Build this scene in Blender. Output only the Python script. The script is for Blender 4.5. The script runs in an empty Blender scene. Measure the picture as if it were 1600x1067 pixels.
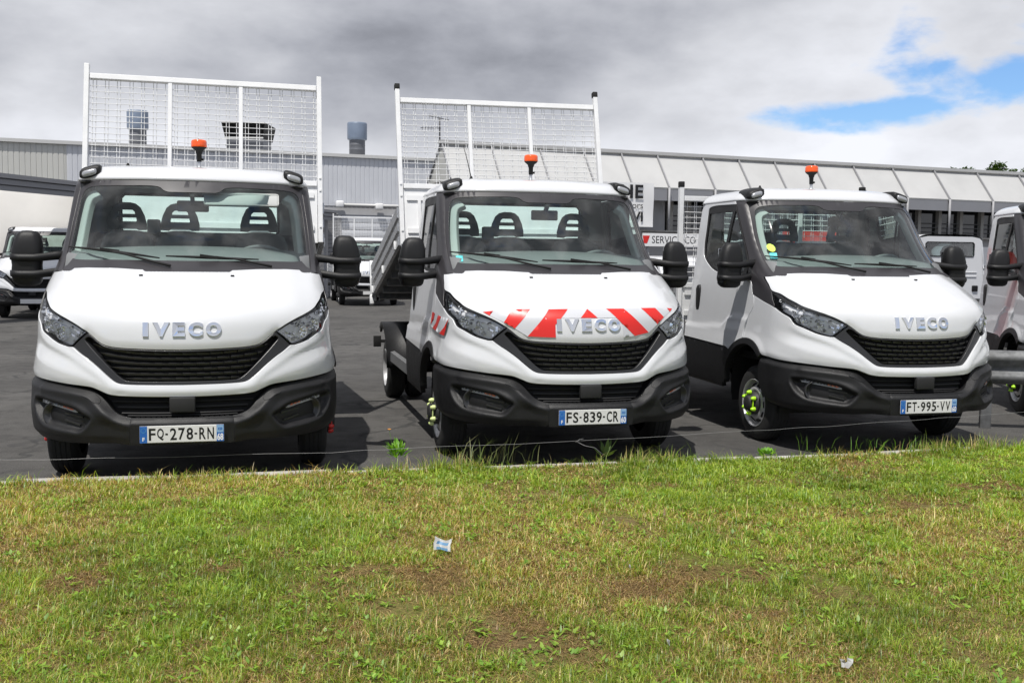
import bpy, bmesh, math, random
import numpy as np
from mathutils import Vector, Matrix, geometry as mgeo

SC = bpy.context.scene
COL = SC.collection
R = math.radians
random.seed(7)
RNG = np.random.default_rng(11)

# ---------------------------------------------------------------- camera
cam_data = bpy.data.cameras.new('camera')
cam = bpy.data.objects.new('camera', cam_data)
COL.objects.link(cam)
cam_data.sensor_width = 36.0
cam_data.lens = 36.0 * 1587.45 / 1600.0
cam_data.clip_start = 0.05
cam_data.clip_end = 2000.0
cam.matrix_world = Matrix.Translation((0, 0, 1.579)) @ Matrix.Rotation(R(90 - 4.6), 4, 'X') @ Matrix.Rotation(R(0.645), 4, 'Z')
SC.camera = cam

# ---------------------------------------------------------------- sun and sky
SUN_DIR = Vector((-0.18, -0.42, 1.0)).normalized()          # towards the sun
SUN_EL = math.asin(SUN_DIR.z)
SUN_AZ = math.atan2(SUN_DIR.x, SUN_DIR.y)                    # from +Y towards +X
sd = bpy.data.lights.new('sun', 'SUN')
sd.energy = 4.2
sd.angle = R(0.53)
sd.color = (1.0, 0.965, 0.91)
so = bpy.data.objects.new('sun', sd)
COL.objects.link(so)
so.location = (0, 0, 40)
so.rotation_euler = SUN_DIR.to_track_quat('Z', 'Y').to_euler()

SC.view_settings.view_transform = 'Standard'
SC.view_settings.look = 'None'
SC.view_settings.exposure = 0.22
SC.view_settings.gamma = 1.0
SC.view_settings.use_curve_mapping = False


class NT:
    """small helper to wire shader nodes"""
    def __init__(s, tree):
        s.t = tree

    def n(s, typ, **kw):
        nd = s.t.nodes.new(typ)
        for k, v in kw.items():
            if k.startswith('i_'):
                nd.inputs[k[2:].replace('_', ' ')].default_value = v
            else:
                setattr(nd, k, v)
        return nd

    def l(s, a, b):
        s.t.links.new(a, b)

    def m(s, op, a, b=None, clamp=False):
        nd = s.n('ShaderNodeMath', operation=op)
        nd.use_clamp = clamp
        for i, v in enumerate((a, b)):
            if v is None:
                continue
            if isinstance(v, (int, float)):
                nd.inputs[i].default_value = v
            else:
                s.l(v, nd.inputs[i])
        return nd.outputs[0]

    def sstep(s, v, a, b):
        nd = s.n('ShaderNodeMapRange', interpolation_type='SMOOTHSTEP')
        s.l(v, nd.inputs[0])
        nd.inputs[1].default_value = a
        nd.inputs[2].default_value = b
        return nd.outputs[0]

    def ramp(s, v, pts):
        nd = s.n('ShaderNodeValToRGB')
        e = nd.color_ramp.elements
        while len(e) > 1:
            e.remove(e[-1])
        for i, (p, c) in enumerate(pts):
            c = (c, c, c) if isinstance(c, (int, float)) else c
            if i == 0:
                e[0].position = p
                el = e[0]
            else:
                el = e.new(p)
            el.color = (*c, 1)
        s.l(v, nd.inputs[0])
        return nd.outputs[0]

    def mix(s, f, a, b, blend='MIX'):
        nd = s.n('ShaderNodeMix', data_type='RGBA', blend_type=blend)
        for i, v in ((0, f), (6, a), (7, b)):
            if isinstance(v, (int, float)):
                nd.inputs[i].default_value = v
            elif isinstance(v, tuple):
                nd.inputs[i].default_value = (*v, 1)
            else:
                s.l(v, nd.inputs[i])
        return nd.outputs[2]

    def noise(s, vec, scale, detail=4, rough=0.55, dist=0.0):
        nd = s.n('ShaderNodeTexNoise')
        if vec is not None:
            s.l(vec, nd.inputs['Vector'])
        nd.inputs['Scale'].default_value = scale
        nd.inputs['Detail'].default_value = detail
        nd.inputs['Roughness'].default_value = rough
        nd.inputs['Distortion'].default_value = dist
        return nd.outputs[0]


def build_world():
    w = bpy.data.worlds.new('World')
    SC.world = w
    w.use_nodes = True
    t = NT(w.node_tree)
    w.node_tree.nodes.clear()
    sky = t.n('ShaderNodeTexSky', sky_type='NISHITA', sun_disc=False, sun_elevation=SUN_EL, sun_rotation=SUN_AZ)
    sky.air_density = 1.0
    sky.dust_density = 0.6
    blue = t.mix(1.0, sky.outputs[0], (0.080, 0.104, 0.135), 'MULTIPLY')
    tc = t.n('ShaderNodeTexCoord')
    d = tc.outputs['Generated']
    sp = t.n('ShaderNodeSeparateXYZ')
    t.l(d, sp.inputs[0])
    el = t.m('MULTIPLY', t.m('ARCSINE', sp.outputs[2]), 57.2958)
    az = t.m('MULTIPLY', t.m('ARCTAN2', sp.outputs[0], sp.outputs[1]), 57.2958)
    mp = t.n('ShaderNodeMapping')
    mp.inputs['Scale'].default_value = (1.0, 1.0, 2.1)
    mp.inputs['Location'].default_value = (3.1, 0.4, 1.7)
    t.l(d, mp.inputs[0])
    v = mp.outputs[0]
    big = t.noise(v, 2.6, 3, 0.45, 0.2)
    mid = t.noise(v, 6.5, 6, 0.52, 0.15)
    fine = t.noise(v, 19.0, 5, 0.55, 0.1)
    # grey layer above, brighter towards the horizon
    base = t.ramp(t.m('DIVIDE', el, 90.0), [(0.0, 0.76), (0.05, 0.70), (0.078, 0.52), (0.105, 0.43), (0.135, 0.41), (0.165, 0.47), (0.3, 0.45), (1.0, 0.46)])
    bias = t.m('MULTIPLY', t.m('SUBTRACT', big, 0.5), 0.75)
    bias2 = t.m('MULTIPLY', t.m('SUBTRACT', mid, 0.5), 0.50)
    bias3 = t.m('MULTIPLY', t.m('SUBTRACT', fine, 0.5), 0.17)
    azb = t.m('MULTIPLY', t.sstep(az, -2.0, 24.0), 0.07)
    bw = t.n('ShaderNodeRGBToBW')
    t.l(base, bw.inputs[0])
    val = t.m('ADD', t.m('ADD', t.m('ADD', t.m('ADD', bw.outputs[0], bias), bias2), bias3), azb)
    val = t.m('MINIMUM', t.m('MAXIMUM', val, 0.265), 0.84)
    tint = t.mix(t.sstep(val, 0.22, 0.65), (0.925, 0.965, 1.10), (0.965, 0.985, 1.05))
    cv = t.n('ShaderNodeCombineXYZ')
    for i in range(3):
        t.l(val, cv.inputs[i])
    grey = t.mix(1.0, cv.outputs[0], tint, 'MULTIPLY')
    # openings: the deck breaks up towards the right, more of them further round
    def blob(a0, e0, ra, re):
        x = t.m('DIVIDE', t.m('SUBTRACT', az, a0), ra)
        y = t.m('DIVIDE', t.m('SUBTRACT', el, e0), re)
        r2 = t.m('ADD', t.m('MULTIPLY', x, x), t.m('MULTIPLY', y, y))
        return t.m('SUBTRACT', 1.0, t.m('MINIMUM', t.m('SQRT', r2), 1.6))
    g = t.m('MAXIMUM', t.m('MAXIMUM', blob(26.5, 9.5, 6.5, 2.0), blob(18.5, 7.9, 7.0, 1.0)), blob(28.8, 13.9, 3.4, 2.0))
    g = t.m('MAXIMUM', g, blob(36.0, 11.0, 14.0, 4.0))
    far = t.m('SUBTRACT', t.m('MULTIPLY', t.sstep(t.m('ABSOLUTE', az), 45.0, 110.0), 0.95), 0.75)
    g = t.m('MAXIMUM', g, far)
    gn = t.m('ADD', g, t.m('MULTIPLY', t.m('SUBTRACT', mid, 0.5), 2.6))
    gn = t.m('ADD', gn, t.m('MULTIPLY', t.m('SUBTRACT', fine, 0.5), 1.6))
    mask = t.m('MULTIPLY', t.sstep(gn, 0.15, 0.85), t.sstep(el, 2.0, 6.0))
    colr = t.mix(mask, grey, blue)
    bg = t.n('ShaderNodeBackground')
    t.l(colr, bg.inputs[0])
    bg.inputs[1].default_value = 1.0
    out = t.n('ShaderNodeOutputWorld')
    t.l(bg.outputs[0], out.inputs[0])


build_world()

# ---------------------------------------------------------------- materials
def new_mat(name):
    m = bpy.data.materials.new(name)
    m.use_nodes = True
    t = NT(m.node_tree)
    b = m.node_tree.nodes['Principled BSDF']
    return m, t, b


def simple(name, col, rough=0.5, metal=0.0, coat=0.0, noise=None, bump=None, spec=0.5):
    m, t, b = new_mat(name)
    b.inputs['Base Color'].default_value = (*col, 1)
    b.inputs['Roughness'].default_value = rough
    b.inputs['Metallic'].default_value = metal
    b.inputs['Coat Weight'].default_value = coat
    b.inputs['Specular IOR Level'].default_value = spec
    tc = t.n('ShaderNodeTexCoord')
    if noise:
        sc, amt = noise
        n = t.noise(tc.outputs['Object'], sc, 5, 0.6)
        f = t.ramp(n, [(0.3, 1.0 - amt), (0.7, 1.0)])
        t.l(t.mix(1.0, (*col,), f, 'MULTIPLY'), b.inputs['Base Color'])
        rr = t.m('ADD', t.m('MULTIPLY', t.m('SUBTRACT', n, 0.5), 0.25), rough)
        t.l(rr, b.inputs['Roughness'])
    if bump:
        sc, st = bump
        n2 = t.noise(tc.outputs['Object'], sc, 3, 0.6)
        bp = t.n('ShaderNodeBump')
        bp.inputs['Strength'].default_value = st
        bp.inputs['Distance'].default_value = 0.004
        t.l(n2, bp.inputs['Height'])
        t.l(bp.outputs[0], b.inputs['Normal'])
    return m


M = {}
M['white'] = simple('white_paint', (0.60, 0.61, 0.63), 0.20, coat=0.6, noise=(3.0, 0.04))
M['cream'] = simple('cream_panel', (0.74, 0.72, 0.68), 0.4, noise=(2.0, 0.06))
M['steel_white'] = simple('white_painted_steel', (0.76, 0.765, 0.77), 0.4, noise=(6.0, 0.10))
M['plastic'] = simple('charcoal_plastic', (0.0125, 0.0125, 0.0135), 0.48, noise=(7.0, 0.30), bump=(900.0, 0.25), spec=0.32)
M['plastic_matt'] = simple('matt_charcoal_plastic', (0.012, 0.012, 0.013), 0.75)
M['gloss_black'] = simple('dark_grey_gloss_trim', (0.034, 0.032, 0.036), 0.38, noise=(4.0, 0.2))
M['grille'] = simple('black_grille_plastic', (0.02, 0.02, 0.022), 0.36)
M['rubber'] = simple('tyre_rubber', (0.018, 0.018, 0.018), 0.8, noise=(20.0, 0.35), bump=(60.0, 0.4))
M['black'] = simple('matt_black', (0.008, 0.008, 0.008), 0.85)
M['chassis'] = simple('chassis_black', (0.02, 0.02, 0.02), 0.6)
M['chrome'] = simple('chrome', (0.86, 0.87, 0.88), 0.06, metal=1.0)
M['reflector'] = simple('lamp_reflector', (0.95, 0.955, 0.97), 0.14, metal=0.85)
M['lamp_dark'] = simple('lamp_housing', (0.78, 0.79, 0.82), 0.3, metal=0.0)
M['rim'] = simple('rim_silver', (0.60, 0.60, 0.61), 0.36, metal=0.45, noise=(14.0, 0.25))
M['alu'] = simple('aluminium', (0.50, 0.51, 0.525), 0.28, metal=0.7, noise=(9.0, 0.25))
M['galv'] = simple('galvanised_steel', (0.27, 0.275, 0.28), 0.5, metal=0.5, noise=(16.0, 0.4))
M['lamp_clear'] = simple('clear_lamp_insert', (0.42, 0.43, 0.45), 0.35)
M['marker_lens'] = simple('marker_lens', (0.36, 0.37, 0.39), 0.22, metal=0.3)
M['interior'] = simple('dark_interior', (0.15, 0.155, 0.16), 0.7)
M['seat'] = simple('seat_fabric', (0.11, 0.115, 0.12), 0.9, bump=(300.0, 0.3))
M['dash'] = simple('dash_plastic', (0.17, 0.175, 0.18), 0.6)
M['liner'] = simple('headliner', (0.42, 0.43, 0.42), 0.8)
M['orange'] = simple('orange_beacon_lens', (0.85, 0.10, 0.012), 0.18, coat=0.5)
M['amber'] = simple('amber_lens', (0.62, 0.13, 0.03), 0.2)
M['red'] = simple('red_tape', (0.62, 0.018, 0.012), 0.35)
M['silver_tape'] = simple('silver_tape', (0.52, 0.53, 0.56), 0.35, noise=(200.0, 0.06))
M['plate'] = simple('plate_white', (0.66, 0.66, 0.65), 0.35)
M['eu_blue'] = simple('plate_blue', (0.02, 0.12, 0.42), 0.35)
M['region'] = simple('region_pale_blue', (0.25, 0.42, 0.62), 0.35)
M['ink'] = simple('black_ink', (0.006, 0.006, 0.007), 0.45)
M['paper'] = simple('white_print', (0.78, 0.78, 0.78), 0.5)
M['yellow_star'] = simple('plate_stars', (0.08, 0.30, 0.55), 0.4)
M['neon'] = simple('neon_yellow_plastic', (0.42, 0.80, 0.02), 0.4)
M['pale_neon'] = simple('faded_yellow_plastic', (0.62, 0.72, 0.30), 0.45)
M['red_plastic'] = simple('red_plastic', (0.55, 0.02, 0.015), 0.4)
M['cyan'] = simple('cyan_sticker', (0.14, 0.62, 0.70), 0.5)
M['yellow_green'] = simple('yellow_sticker', (0.72, 0.78, 0.06), 0.5)
M['clad_grey'] = simple('grey_cladding', (0.56, 0.575, 0.61), 0.5, noise=(1.2, 0.08))
M['clad_warm'] = simple('warm_cladding', (0.53, 0.53, 0.50), 0.5, noise=(0.8, 0.10))
M['clad_trim'] = simple('pale_roof_trim', (0.52, 0.52, 0.51), 0.5)
M['canopy'] = simple('pale_canopy_panel', (0.47, 0.47, 0.465), 0.45, noise=(0.9, 0.12))
M['fascia'] = simple('grey_fascia', (0.24, 0.245, 0.265), 0.5, noise=(1.0, 0.10))
M['fin'] = simple('grey_fin', (0.30, 0.30, 0.31), 0.5)
M['mullion'] = simple('beige_mullion', (0.34, 0.33, 0.31), 0.6)
M['dark_metal'] = simple('dark_metal', (0.05, 0.05, 0.055), 0.5)
M['concrete'] = simple('concrete', (0.46, 0.44, 0.41), 0.85, noise=(9.0, 0.35), bump=(40.0, 0.6))
M['render'] = simple('grey_render', (0.45, 0.45, 0.46), 0.8, noise=(1.5, 0.15))
M['vent_blue'] = simple('blue_grey_vent', (0.16, 0.20, 0.27), 0.45, noise=(3.0, 0.15))
M['vent_grey'] = simple('grey_vent', (0.10, 0.105, 0.12), 0.5)
M['red_steel'] = simple('red_steel', (0.50, 0.035, 0.02), 0.4)
M['wire'] = simple('wire_steel', (0.30, 0.30, 0.30), 0.5, metal=0.5)
M['leaf_stem'] = simple('plant_stem', (0.07, 0.13, 0.03), 0.7)
M['bark'] = simple('bark', (0.06, 0.045, 0.03), 0.9)
M['litter_paper'] = simple('dirty_paper', (0.50, 0.50, 0.49), 0.7, noise=(60.0, 0.3))
M['flower'] = simple('orange_flower', (0.75, 0.30, 0.03), 0.6)
M['litter_blue'] = simple('blue_print', (0.10, 0.22, 0.36), 0.5)


def glass_mat(name, tint, ior=1.5, haze=0.0, refl=1.0):
    m = bpy.data.materials.new(name)
    m.use_nodes = True
    t = NT(m.node_tree)
    m.node_tree.nodes.clear()
    tr = t.n('ShaderNodeBsdfTransparent')
    tr.inputs[0].default_value = (*tint, 1)
    gl = t.n('ShaderNodeBsdfGlossy')
    gl.inputs['Roughness'].default_value = 0.02
    fr = t.n('ShaderNodeFresnel')
    fr.inputs[0].default_value = ior
    mx = t.n('ShaderNodeMixShader')
    t.l(t.m('MULTIPLY', fr.outputs[0], refl, True), mx.inputs[0])
    t.l(tr.outputs[0], mx.inputs[1])
    t.l(gl.outputs[0], mx.inputs[2])
    last = mx.outputs[0]
    if haze:  # patchy grey diffuse veil mixed in to imitate hazy reflections on the pane
        df = t.n('ShaderNodeBsdfDiffuse')
        df.inputs[0].default_value = (0.6, 0.6, 0.6, 1)
        m2 = t.n('ShaderNodeMixShader')
        tc = t.n('ShaderNodeTexCoord')
        nz = t.noise(tc.outputs['Object'], 3.0, 5, 0.6, 0.5)
        t.l(t.m('MULTIPLY', t.sstep(nz, 0.4, 0.75), haze), m2.inputs[0])
        t.l(last, m2.inputs[1])
        t.l(df.outputs[0], m2.inputs[2])
        last = m2.outputs[0]
    o = t.n('ShaderNodeOutputMaterial')
    t.l(last, o.inputs[0])
    return m


M['glass'] = glass_mat('tinted_glass', (0.87, 0.99, 0.96), haze=0.08, refl=1.15)
M['lens'] = glass_mat('clear_lens', (0.97, 0.975, 0.98))
M['win_dark'] = simple('dark_window_glass', (0.015, 0.016, 0.018), 0.04, spec=0.8)


def asphalt_mat():
    m, t, b = new_mat('asphalt')
    tc = t.n('ShaderNodeTexCoord')
    v = tc.outputs['Object']
    grain = t.noise(v, 95.0, 3, 0.8)
    patch = t.noise(v, 0.55, 5, 0.6, 0.6)
    mid = t.noise(v, 4.0, 5, 0.65)
    c = t.ramp(patch, [(0.30, (0.034, 0.032, 0.030)), (0.60, (0.068, 0.065, 0.061))])
    c = t.mix(t.m('MULTIPLY', t.sstep(mid, 0.45, 0.70), 0.55), c, (0.028, 0.027, 0.026))
    oil = t.noise(v, 1.5, 3, 0.5, 1.2)
    c = t.mix(t.m('MULTIPLY', t.sstep(oil, 0.62, 0.72), 0.6), c, (0.018, 0.017, 0.017))
    gr = t.ramp(grain, [(0.28, 0.30), (0.5, 1.0), (0.70, 2.3)])
    c = t.mix(1.0, c, gr, 'MULTIPLY')
    chip = t.noise(v, 38.0, 2, 0.6)
    c = t.mix(t.m('MULTIPLY', t.sstep(chip, 0.735, 0.76), 0.8), c, (0.34, 0.32, 0.29))
    # hairline cracks
    vo = t.n('ShaderNodeTexVoronoi', feature='DISTANCE_TO_EDGE')
    wv = t.n('ShaderNodeVectorMath', operation='ADD')
    nz = t.n('ShaderNodeTexNoise')
    nz.inputs['Scale'].default_value = 1.7
    t.l(v, nz.inputs['Vector'])
    t.l(v, wv.inputs[0])
    t.l(nz.outputs['Color'], wv.inputs[1])
    t.l(wv.outputs[0], vo.inputs['Vector'])
    vo.inputs['Scale'].default_value = 0.42
    crack = t.m('SUBTRACT', 1.0, t.sstep(vo.outputs['Distance'], 0.004, 0.020))
    crack = t.m('MULTIPLY', crack, t.sstep(patch, 0.42, 0.52))
    c = t.mix(t.m('MULTIPLY', crack, 0.7), c, (0.02, 0.02, 0.02))
    t.l(c, b.inputs['Base Color'])
    t.l(t.ramp(mid, [(0.3, 0.75), (0.7, 0.95)]), b.inputs['Roughness'])
    bp = t.n('ShaderNodeBump')
    bp.inputs['Strength'].default_value = 0.7
    bp.inputs['Distance'].default_value = 0.006
    t.l(t.m('SUBTRACT', grain, t.m('MULTIPLY', crack, 1.5)), bp.inputs['Height'])
    t.l(bp.outputs[0], b.inputs['Normal'])
    return m


def soil_mat():
    m, t, b = new_mat('soil_and_thatch')
    tc = t.n('ShaderNodeTexCoord')
    v = tc.outputs['Object']
    n1 = t.noise(v, 1.3, 5, 0.6)
    n2 = t.noise(v, 70.0, 4, 0.7)
    c = t.ramp(n1, [(0.35, (0.150, 0.165, 0.034)), (0.5, (0.190, 0.170, 0.055)), (0.65, (0.200, 0.145, 0.070))])
    c = t.mix(1.0, c, t.ramp(n2, [(0.25, 0.45), (0.5, 0.9), (0.75, 1.4)]), 'MULTIPLY')
    t.l(c, b.inputs['Base Color'])
    b.inputs['Roughness'].default_value = 0.95
    b.inputs['Specular IOR Level'].default_value = 0.1
    bp = t.n('ShaderNodeBump')
    bp.inputs['Strength'].default_value = 1.0
    bp.inputs['Distance'].default_value = 0.02
    t.l(n2, bp.inputs['Height'])
    t.l(bp.outputs[0], b.inputs['Normal'])
    return m


def leaf_mat(name, attr='leaf_colour', trans=0.4, rough=0.6):
    m = bpy.data.materials.new(name)
    m.use_nodes = True
    t = NT(m.node_tree)
    m.node_tree.nodes.clear()
    at = t.n('ShaderNodeAttribute', attribute_name=attr)
    df = t.n('ShaderNodeBsdfDiffuse')
    tl = t.n('ShaderNodeBsdfTranslucent')
    gl = t.n('ShaderNodeBsdfGlossy')
    gl.inputs['Roughness'].default_value = 0.45
    gl.inputs['Color'].default_value = (1, 1, 1, 1)
    t.l(at.outputs['Color'], df.inputs[0])
    t.l(t.mix(1.0, at.outputs['Color'], (1.35, 1.30, 0.55), 'MULTIPLY'), tl.inputs[0])
    m1 = t.n('ShaderNodeMixShader')
    m1.inputs[0].default_value = trans
    t.l(df.outputs[0], m1.inputs[1])
    t.l(tl.outputs[0], m1.inputs[2])
    m2 = t.n('ShaderNodeMixShader')
    m2.inputs[0].default_value = 0.03
    t.l(m1.outputs[0], m2.inputs[1])
    t.l(gl.outputs[0], m2.inputs[2])
    o = t.n('ShaderNodeOutputMaterial')
    t.l(m2.outputs[0], o.inputs[0])
    return m


M['asphalt'] = asphalt_mat()
M['soil'] = soil_mat()
M['blade'] = leaf_mat('grass_blade')
M['leaf'] = leaf_mat('leaf')

# ---------------------------------------------------------------- mesh helpers
def link(name, me, parent=None, mats=()):
    o = bpy.data.objects.new(name, me)
    COL.objects.link(o)
    if parent is not None:
        o.parent = parent
    if me is not None and not me.materials:
        for m in mats:
            me.materials.append(M[m] if isinstance(m, str) else m)
    return o


def tag(o, label=None, cat=None, group=None, kind=None):
    if label:
        o['label'] = label
    if cat:
        o['category'] = cat
    if group:
        o['group'] = group
    if kind:
        o['kind'] = kind
    return o


def empty(name, loc=(0, 0, 0), rz=0.0):
    o = bpy.data.objects.new(name, None)
    o.empty_display_size = 0.2
    COL.objects.link(o)
    o.location = loc
    o.rotation_euler = (0, 0, rz)
    return o


class MB:
    """collects simple shapes and links them as one mesh object"""
    def __init__(s):
        s.v, s.f, s.mi, s.sm = [], [], [], []
        s.cur = 0

    def add(s, vs, fs, smooth=False):
        k = len(s.v)
        s.v += [tuple(map(float, p)) for p in vs]
        s.f += [tuple(k + i for i in f) for f in fs]
        s.mi += [s.cur] * len(fs)
        s.sm += [smooth] * len(fs)
        return s

    def box(s, c, d, mat=None, ch=0.0):
        x, y, z = d[0] / 2, d[1] / 2, d[2] / 2
        vs = [(i * x, j * y, k * z) for i in (-1, 1) for j in (-1, 1) for k in (-1, 1)]
        fs = [(0, 1, 3, 2), (4, 6, 7, 5), (0, 4, 5, 1), (2, 3, 7, 6), (0, 2, 6, 4), (1, 5, 7, 3)]
        if ch > 0:
            bm = bmesh.new()
            bv = [bm.verts.new(p) for p in vs]
            for f in fs:
                bm.faces.new([bv[i] for i in f])
            bmesh.ops.bevel(bm, geom=list(bm.edges), offset=ch, segments=2, affect='EDGES', profile=0.5)
            bm.verts.index_update()
            vs = [tuple(q.co) for q in bm.verts]
            fs = [tuple(q.index for q in f.verts) for f in bm.faces]
            bm.free()
        if mat is None:
            vs = [(p[0] + c[0], p[1] + c[1], p[2] + c[2]) for p in vs]
        else:
            vs = [tuple(Vector(c) + mat @ Vector(p)) for p in vs]
        return s.add(vs, fs, ch > 0.004)

    def bar(s, a, b, w, h=None, up=(0, 0, 1)):
        a, b = Vector(a), Vector(b)
        h = h or w
        d = (b - a)
        L = d.length
        d.normalize()
        u = Vector(up)
        if abs(d.dot(u)) > 0.98:
            u = Vector((0, 1, 0))
        x = d.cross(u).normalized()
        z = x.cross(d).normalized()
        mt = Matrix((x, d, z)).transposed()
        return s.box((a + b) / 2, (w, L, h), mt)

    def tube(s, pts, r, n=8, caps=True):
        pts = [Vector(p) for p in pts]
        vs, fs = [], []
        prev = None
        for i, p in enumerate(pts):
            d = (pts[min(i + 1, len(pts) - 1)] - pts[max(i - 1, 0)]).normalized()
            if prev is None:
                u = Vector((0, 0, 1)) if abs(d.z) < 0.9 else Vector((1, 0, 0))
                x = d.cross(u).normalized()
            else:
                x = (prev - d * prev.dot(d)).normalized()
            prev = x
            y = d.cross(x)
            rr = r[i] if isinstance(r, (list, tuple)) else r
            for k in range(n):
                a = 2 * math.pi * k / n
                vs.append(p + x * (rr * math.cos(a)) + y * (rr * math.sin(a)))
        for i in range(len(pts) - 1):
            for k in range(n):
                k2 = (k + 1) % n
                fs.append((i * n + k, i * n + k2, (i + 1) * n + k2, (i + 1) * n + k))
        if caps:
            fs.append(tuple(range(n - 1, -1, -1)))
            fs.append(tuple((len(pts) - 1) * n + k for k in range(n)))
        return s.add(vs, fs, True)

    def lathe(s, prof, c=(0, 0, 0), axis=(0, 0, 1), n=32, smooth=True):
        """prof: list of (radius, height along axis)"""
        ax = Vector(axis).normalized()
        u = Vector((0, 0, 1)) if abs(ax.z) < 0.9 else Vector((1, 0, 0))
        x = ax.cross(u).normalized()
        y = ax.cross(x)
        c = Vector(c)
        vs, fs = [], []
        for r, h in prof:
            for k in range(n):
                a = 2 * math.pi * k / n
                vs.append(c + ax * h + x * (r * math.cos(a)) + y * (r * math.sin(a)))
        for i in range(len(prof) - 1):
            for k in range(n):
                k2 = (k + 1) % n
                fs.append((i * n + k, i * n + k2, (i + 1) * n + k2, (i + 1) * n + k))
        return s.add(vs, fs, smooth)

    def prism(s, poly, a, b):
        """poly: list of 3D points of one end; a,b offsets of the two ends"""
        a, b = Vector(a), Vector(b)
        n = len(poly)
        vs = [Vector(p) + a for p in poly] + [Vector(p) + b for p in poly]
        fs = [tuple(range(n - 1, -1, -1)), tuple(range(n, 2 * n))]
        fs += [(i, (i + 1) % n, n + (i + 1) % n, n + i) for i in range(n)]
        return s.add(vs, fs)

    def loft(s, rings, caps=True, smooth=True):
        n = len(rings[0])
        vs = [p for r in rings for p in r]
        fs = []
        for i in range(len(rings) - 1):
            for k in range(n):
                k2 = (k + 1) % n
                fs.append((i * n + k, i * n + k2, (i + 1) * n + k2, (i + 1) * n + k))
        if caps:
            fs.append(tuple(range(n - 1, -1, -1)))
            fs.append(tuple((len(rings) - 1) * n + k for k in range(n)))
        return s.add(vs, fs, smooth)

    def mat(s, i):
        s.cur = i
        return s

    def mesh(s, name):
        me = bpy.data.meshes.new(name)
        me.from_pydata(s.v, [], s.f)
        me.polygons.foreach_set('material_index', s.mi)
        me.polygons.foreach_set('use_smooth', s.sm)
        me.update()
        bm = bmesh.new()
        bm.from_mesh(me)
        bmesh.ops.recalc_face_normals(bm, faces=bm.faces)
        bm.to_mesh(me)
        bm.free()
        return me

    def build(s, name, mats, parent=None):
        if isinstance(mats, str):
            mats = (mats,)
        return link(name, s.mesh(name), parent, mats)


def rring(cx, cy, z, w, d, r, n=4):
    """rounded rectangle ring in the xy plane"""
    pts = []
    r = min(r, w / 2 * 0.98, d / 2 * 0.98)
    for qx, qy, a0 in ((1, 1, 0), (-1, 1, 90), (-1, -1, 180), (1, -1, 270)):
        for k in range(n + 1):
            a = R(a0 + 90 * k / n)
            pts.append((cx + qx * (w / 2 - r) + r * math.cos(a), cy + qy * (d / 2 - r) + r * math.sin(a), z))
    return pts


_text_cache = {}


def text_geo(s, bold=0.0, extrude=0.0, bevel=0.0, res=3):
    key = (s, bold, extrude, bevel)
    if key in _text_cache:
        return _text_cache[key]
    cu = bpy.data.curves.new('txt', 'FONT')
    cu.body = s
    cu.size = 1.0
    cu.offset = bold
    cu.extrude = extrude
    cu.bevel_depth = bevel
    cu.bevel_resolution = 1
    cu.resolution_u = res
    ob = bpy.data.objects.new('txt', cu)
    COL.objects.link(ob)
    bpy.context.view_layer.update()
    dg = bpy.context.evaluated_depsgraph_get()
    me = bpy.data.meshes.new_from_object(ob.evaluated_get(dg))
    v = np.empty(len(me.vertices) * 3)
    me.vertices.foreach_get('co', v)
    v = v.reshape(-1, 3)
    f = [tuple(p.vertices) for p in me.polygons]
    bpy.data.objects.remove(ob)
    bpy.data.meshes.remove(me)
    bpy.data.curves.remove(cu)
    mn, mx = v.min(0), v.max(0)
    v = v - np.array([mn[0], mn[1], 0])
    _text_cache[key] = (v, f, mx[0] - mn[0], mx[1] - mn[1])
    return _text_cache[key]


def text_on_plane(mb, s, x0, z0, w, hgt, y, bold=0.0, flip=False):
    """flat lettering facing -y, lower left corner at x0,z0, stretched to w x hgt"""
    v, f, tw, th = text_geo(s, bold)
    vs = [(x0 + p[0] / tw * w, y, z0 + p[1] / th * hgt) for p in v]
    mb.add(vs, f)

# ---------------------------------------------------------------- the curved skin of the cab
# cab coordinates: x across, y backwards from the nose, z up from the ground
def pchip(xs, ys):
    xs = np.array(xs, float)
    ys = np.array(ys, float)
    h = np.diff(xs)
    d = np.diff(ys) / h
    m = np.zeros(len(xs))
    m[0], m[-1] = d[0], d[-1]
    for i in range(1, len(xs) - 1):
        if d[i - 1] * d[i] > 0:
            w1, w2 = 2 * h[i] + h[i - 1], h[i] + 2 * h[i - 1]
            m[i] = (w1 + w2) / (w1 / d[i - 1] + w2 / d[i])

    def f(x):
        x = np.clip(np.asarray(x, float), xs[0], xs[-1])
        i = np.clip(np.searchsorted(xs, x) - 1, 0, len(h) - 1)
        t = (x - xs[i]) / h[i]
        return ((2 * t**3 - 3 * t**2 + 1) * ys[i] + (t**3 - 2 * t**2 + t) * h[i] * m[i]
                + (-2 * t**3 + 3 * t**2) * ys[i + 1] + (t**3 - t**2) * h[i] * m[i + 1])
    return f


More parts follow.
